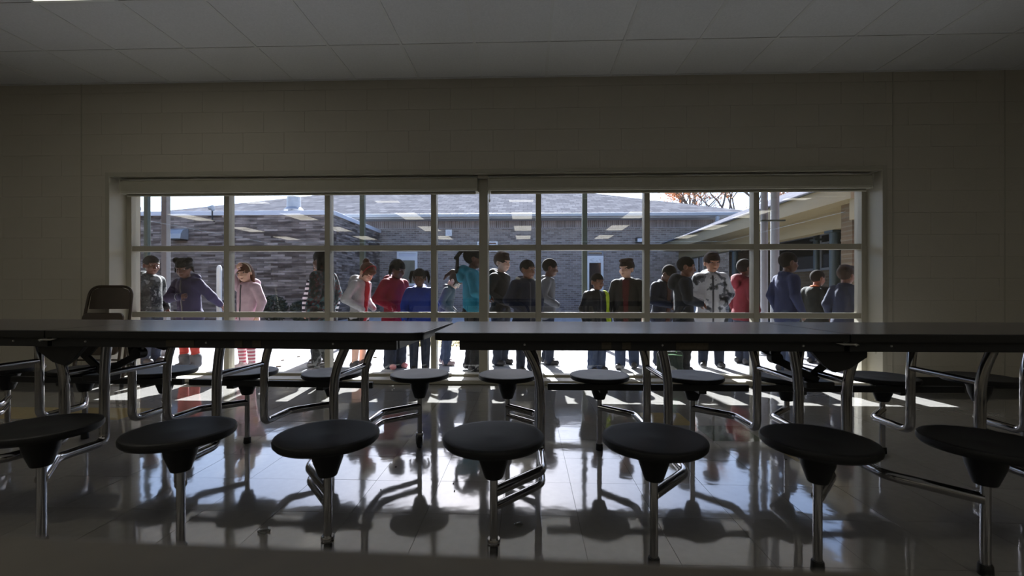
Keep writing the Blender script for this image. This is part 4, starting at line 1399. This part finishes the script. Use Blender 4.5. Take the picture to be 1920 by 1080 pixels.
    for hip, kn, ank, sx in ft:
        tz = ank[2] - .065
        pr = [cap((ank[0], ank[1] - .028, .036 + tz), (ank[0] + sx * .010, ank[1] + .085, .030 + tz), .034, .033, (1, 1, 1)), cap((ank[0], ank[1] - .02, .05 + tz), (ank[0], ank[1] + .01, .075 + tz), .036, .036)]
        if boots is not None:
            pr += [cap((ank[0], ank[1] - .002, .06), (ank[0], ank[1] + .002, .125), .054, .060)]
        v, q = sdf_mesh(pr, .0085, .016)
        v[:, 2] = np.maximum(v[:, 2], tz + .001)
        np_obj('shoe' if boots is None else 'boot', [(v * s, q)], boots or shoes, root)
    if hair not in HAIR_M: HAIR_M[hair] = sdf_mesh(hair_prims(hair), .0058, .012, .006)
    ho = np_obj('hair', [(place(HAIR_M[hair][0]), HAIR_M[hair][1])], HR[haircol], root)
    def headmesh(mbs, name, m, par):
        mb = MB()
        for b in mbs: mb.add(b.v, b.f)
        mb.v = [tuple(p) for p in place(np.array(mb.v))]
        return mb.build(name, m, par, True)
    ey = headmesh([squash(uv_sphere((sx * .029, .0640, .002), .0124), .002, .52) for sx in (-1, 1)], 'eyes', M_EYEW, root)
    headmesh([squash(uv_sphere((sx * .029, .0702, .002), .0070), .002, .88) for sx in (-1, 1)], 'irises', M_IRIS, ey)
    headmesh([MB().tube([(sx * .014, .083, .0235), (sx * .03, .079, .0265), (sx * .045, .066, .022)], [.0025, .0035, .002], 6) for sx in (-1, 1)], 'eyebrows', HR[haircol], root)
    headmesh([MB().tube([(-.018, .0775, -.0645), (-.009, .083, -.063), (0, .0845, -.0645), (.009, .083, -.063), (.018, .0775, -.0645)], [.001, .0028, .003, .0028, .001], 6)], 'lips', M_LIP, root)
    if band is not None:
        pts = [(.085 * math.cos(a), -.012 + .03, .02 + .094 * math.sin(a)) for a in np.linspace(-.2, math.pi + .2, 15)]
        headmesh([MB().tube([(x_, y_ + .0, z_) for x_, y_, z_ in pts], .006, 8)], 'headband', band, ho)  # on the girl in pink this strip stands for sunlit hair
    if fur is not None:
        pr = []
        R = random.Random(int(px))
        for a in np.linspace(math.pi * .95, math.pi * 2.05, 26):
            p = U((.098 * math.cos(a), -.02 + .085 * math.sin(a), 1.035 + .012 * math.sin(a * 3)))
            pr.append(ell(p + np.array([R.gauss(0, .008), R.gauss(0, .008), R.gauss(0, .008)]), (.022, .022, .022)))
        np_obj('fur_trim', [((lambda vq: (vq[0] * s, vq[1]))(sdf_mesh(pr, .008, .006)))], fur, jo)
    def panel(name, mask, m, par, off=.004):
        c = jv[jq].mean(1)
        fq = jq[mask(c)]
        if len(fq) < 4: return
        ids, inv = np.unique(fq, return_inverse=True)
        nv = jv[ids]
        e1 = jv[jq[:, 2]] - jv[jq[:, 0]]; e2 = jv[jq[:, 3]] - jv[jq[:, 1]]
        fn = np.cross(e1, e2)
        vn = np.zeros_like(jv)
        for k in range(4): np.add.at(vn, jq[:, k], fn)
        vn /= np.maximum(np.linalg.norm(vn, axis=1, keepdims=True), 1e-9)
        outv = nv + vn[ids] * off
        inn = nv - vn[ids] * .002
        o_ = len(ids); fr_ = inv.reshape(fq.shape)
        # close the rim so the panel has thickness
        ed = {}
        for f4 in fr_:
            for k in range(4):
                e_ = (int(f4[k]), int(f4[(k + 1) % 4]))
                if (e_[1], e_[0]) in ed: del ed[(e_[1], e_[0])]
                else: ed[e_] = 1
        rim_ = np.array([(b_, a_, a_ + o_, b_ + o_) for a_, b_ in ed], int).reshape(-1, 4)
        np_obj(name, [(np.concatenate([outv, inn]) * s, np.concatenate([fr_, fr_[:, ::-1] + o_, rim_]))], m, par)
    if shirt is not None:
        panel('shirt_front', lambda c: (np.abs(c[:, 0]) < .030 + .05 * np.clip(c[:, 2] - .75, 0, .2)) & (c[:, 1] > .02) & (c[:, 2] > hem) & (c[:, 2] < 1.02), shirt, jo)
    if zipper is not None:
        panel('zipper', lambda c: (np.abs(c[:, 0] - .004) < .0095) & (c[:, 1] > .02) & (c[:, 2] > hem + .01) & (c[:, 2] < 1.0), zipper, jo, .0025)
    if stripe is not None:
        panel('sleeve_stripe', lambda c: (c[:, 0] < -.10) & (c[:, 1] > .012 - .0 * c[:, 2]) & (c[:, 0] > -.185) & (c[:, 2] > .60), stripe, jo)
    if collar is not None:
        ring = [U((.056 * math.cos(a), .004 + .054 * math.sin(a), 1.018 - .016 * math.sin(a))) for a in np.linspace(0, 2 * math.pi, 13)]
        v_, q_ = sdf_mesh([cap(a, b, .017) for a, b in zip(ring[:-1], ring[1:])], .007, .01)
        np_obj('collar', [(v_ * s, q_)], collar, jo)
    return root

M_ZIP = mat('dull zipper', srgb(70, 70, 78), .4, .5)
W_CAMO = pattern_cloth('snow camouflage', [(52, 54, 60), (120, 122, 130), (206, 206, 212), (214, 214, 220), (150, 152, 158)], 9)
G_CAMO = pattern_cloth('dark camouflage', [(22, 24, 26), (60, 62, 62), (34, 38, 40), (110, 112, 112)], 11)
FLORAL = pattern_cloth('teal floral', [(24, 34, 38), (40, 58, 60), (92, 50, 54), (70, 110, 118)], 24)
STRIPED = pattern_cloth('black and white stripe', [(30, 30, 44), (226, 226, 230)], 17, 'stripe')
LEGSTR = pattern_cloth('pink striped leggings', [(190, 90, 110), (230, 214, 214)], 26, 'stripe')
M_FUR = mat('pale fur', srgb(214, 208, 198), .95, var=.25, scale=60, bump=1.0, bscale=120)

person(281, 5.35, 1.335, -95, G_CAMO, C_DKJEANS, 'deep', 'buzz', 'crop', 'child in dark camouflage jacket at the far left, partly behind the pale pole', head=(-20, 8), hood=1, bulk=.01)
person(357, 5.05, 1.28, 175, cloth('dusk purple', 54, 50, 80), cloth('coral', 176, 66, 58), 'deep', 'puffs', 'black', 'girl in dusk purple hooded jacket with red trousers and grey boots, arms folded', head=(15, 12), lean=6, arms=('cross', 'back'), hood=1, zipper=M_ZIP, bulk=.01, legs='tight', boots=cloth('grey felt', 92, 92, 96))
person(464, 5.0, 1.215, 165, cloth('pale pink', 222, 190, 204), LEGSTR, 'fair', 'long', 'auburn', 'girl in pale pink jacket shading her eyes with one raised arm', head=(18, 10), arms=('raise', 'down'), legs='tight', shoes=M_SHOEL, bulk=.006, zipper=M_ZIP, hood=1, band=cloth('sunlit hair strip', 224, 214, 190), roll=8)  # pale band paints the sunlit top of her hair, no real headband
person(602, 5.45, 1.27, 180, STRIPED, C_DKJEANS, 'tan', 'short', 'brown', 'child in black and white striped top hidden behind the floral jacket', bulk=.012, arms=('down', 'down'))
person(606, 4.98, 1.365, 80, FLORAL, G_CAMO, 'deep', 'long', 'black', 'tall girl in dark teal floral jacket walking left behind a mullion', stride=.26, bulk=.022, hem=.47, arms=('down', 'down'))
person(672, 5.1, 1.255, -105, cloth('light grey', 190, 188, 194), C_BLACK, 'fair', 'bun', 'auburn', 'girl with red headband looking down, in light grey jacket over red shirt', head=(-8, 38), lean=6, arms=('pocket', 'pocket'), shirt=cloth('deep red', 150, 30, 44), legs='short', hood=1, band=cloth('red band', 170, 40, 50))
person(742, 5.12, 1.265, -128, cloth('magenta', 146, 26, 54), C_DKJEANS, 'deep', 'sidetail', 'black', 'child in magenta hooded jacket with dark flared trousers', head=(12, 18), arms=('pocket', 'pocket'), hood=1, bulk=.018, flare=.022, hem=.50, shoes=mat('pink shoe', srgb(206, 130, 132), .5), dx=-.01)
person(787, 4.95, 1.145, -165, cloth('royal blue', 36, 56, 140), C_DKJEANS, 'deep', 'pigtails', 'black', 'small girl with pigtails in a royal blue sweatshirt facing the window', head=(-8, 8), arms=('down', 'down'), hood=1, bulk=.012)
person(834, 5.38, 1.165, -88, cloth('steel grey', 98, 100, 106), C_JEANS, 'fair', 'ponytail', 'brown', 'small girl with ponytail bowing her head, in steel grey jacket', head=(-14, 42), lean=8, arms=('pocket', 'pocket'), shoes=M_SHOEL, stride=.06)
person(884, 4.98, 1.385, -80, cloth('teal', 44, 132, 160), C_BLACK, 'deep', 'braids', 'black', 'tall girl with braids in a bright teal hooded top', head=(0, 2), arms=('hold', 'hold'), hood=1, hem=.56, stride=.05)
person(938, 5.40, 1.365, -118, cloth('soft black', 34, 30, 28), C_DKJEANS, 'fair', 'short', 'brown', 'brown haired boy in black hooded jacket right of the center post', head=(-4, 6), arms=('pocket', 'pocket'), hood=1, bulk=.006)
person(986, 4.95, 1.245, -150, cloth('navy', 30, 34, 54), C_DKJEANS, 'brown', 'buzz', 'crop', 'boy in navy coat with pale fur around the hood', head=(20, 6), arms=('pocket', 'pocket'), hood=1, fur=M_FUR, bulk=.024, hem=.48, zipper=M_ZIP)
person(1026, 5.45, 1.295, -95, cloth('mid grey', 112, 112, 116), C_DKJEANS, 'deep', 'buzz', 'crop', 'boy in plain grey sweatshirt facing right, at the end of the left group', head=(6, 10), arms=('pocket', 'pocket'), bulk=.006, stride=.05)
person(1118, 5.0, 1.095, -150, cloth('glossy black', 30, 31, 36, .35), C_JEANS, 'brown', 'buzz', 'crop', 'smallest boy, in glossy black jacket with lime green stripe', head=(-6, 4), bulk=.022, stripe=cloth('lime', 190, 214, 60), zipper=M_ZIP, flare=.012)
person(1176, 5.2, 1.265, 158, cloth('dark olive', 36, 34, 30), C_JEANS, 'fair', 'short', 'brown', 'boy with spiky brown hair in dark open jacket over maroon shirt', head=(-22, 2), shirt=cloth('maroon', 84, 26, 30), bulk=.016, arms=('down', 'down'), stride=.10, flare=.01)
person(1240, 5.47, 1.235, -150, cloth('blue black', 30, 34, 52), C_DKJEANS, 'deep', 'buzz', 'crop', 'boy in blue black jacket bowing his head, just right of a mullion', head=(10, 34), lean=5, arms=('hold', 'hold'), bulk=.014, shirt=cloth('dark rust', 70, 38, 30))
person(1281, 4.88, 1.27, -100, cloth('ink', 36, 38, 44), C_CHAR, 'brown', 'buzz', 'crop', 'boy in ink black hooded jacket facing right beside the camouflage jacket', head=(-10, 8), arms=('hold', 'hold'), hood=1, bulk=.012)
person(1333, 5.32, 1.35, 172, W_CAMO, C_DKJEANS, 'tan', 'short', 'brown', 'boy in white and grey camouflage coat facing the window', head=(8, 8), arms=('pocket', 'pocket'), bulk=.028, hood=1, hem=.47, stance=.085, zipper=M_ZIP)
person(1394, 5.55, 1.29, -75, cloth('red', 104, 26, 36), C_DKJEANS, 'deep', 'buzz', 'crop', 'boy in red hooded sweatshirt left of the pale poles', head=(0, 0), hood=1, bulk=.014)
person(1474, 4.98, 1.325, -84, cloth('slate blue', 42, 50, 86), C_JEANS, 'deep', 'buzz', 'crop', 'boy in slate blue sweatshirt just right of the pale poles', head=(-4, 4), arms=('down', 'down'), bulk=.004)
person(1530, 5.6, 1.155, -68, cloth('dark green black', 34, 36, 32), C_DKJEANS, 'brown', 'buzz', 'crop', 'short boy in dark jacket with orange collar seen from behind', head=(-10, 6), bulk=.026, collar=cloth('orange', 210, 110, 60), arms=('down', 'down'))
person(1584, 5.0, 1.175, -66, cloth('navy fleece', 46, 52, 74), C_DKJEANS, 'brown', 'short', 'brown', 'boy in navy fleece seen from behind at the right end of the queue', head=(-8, 4), bulk=.010)

# bag on the pavement by the queue
bg_ = empty('school_bag', (X_at(1262, 5.32), 5.02 + .0, -.002)); tag(bg_, 'dark green cloth bag with pale green handles standing on the pavement', 'bag')
bg_.location = (X_at(1256, 4.72), 4.72, -.002)
M_BAG = cloth('bag green', 58, 66, 60); M_HAND = cloth('pale green webbing', 150, 196, 150)
v, q = sdf_mesh([cap((-.09, 0, .05), (.09, 0, .05), .05, None, (1, 1, 1)), cap((-.085, 0, .22), (.085, 0, .22), .045, None, (1, .8, 1)), cap((-.085, 0, .05), (-.085, 0, .22), .05), cap((.085, 0, .05), (.085, 0, .22), .05), ell((0, 0, .13), (.1, .05, .11))], .011, .02)
v[:, 2] = np.maximum(v[:, 2], .001)
np_obj('bag_body', [(v, q)], M_BAG, bg_)
for y in (-.03, .03):
    MB().tube(fillet([(-.06, y, .20), (-.055, y, .36), (.055, y, .36), (.06, y, .20)], .07), .006, 8).build('handle', M_HAND, bg_, True)
MB().tube([(-.11, -.048, .225), (0, -.056, .235), (.11, -.048, .225)], .006, 8).build('piping', M_HAND, bg_, True)
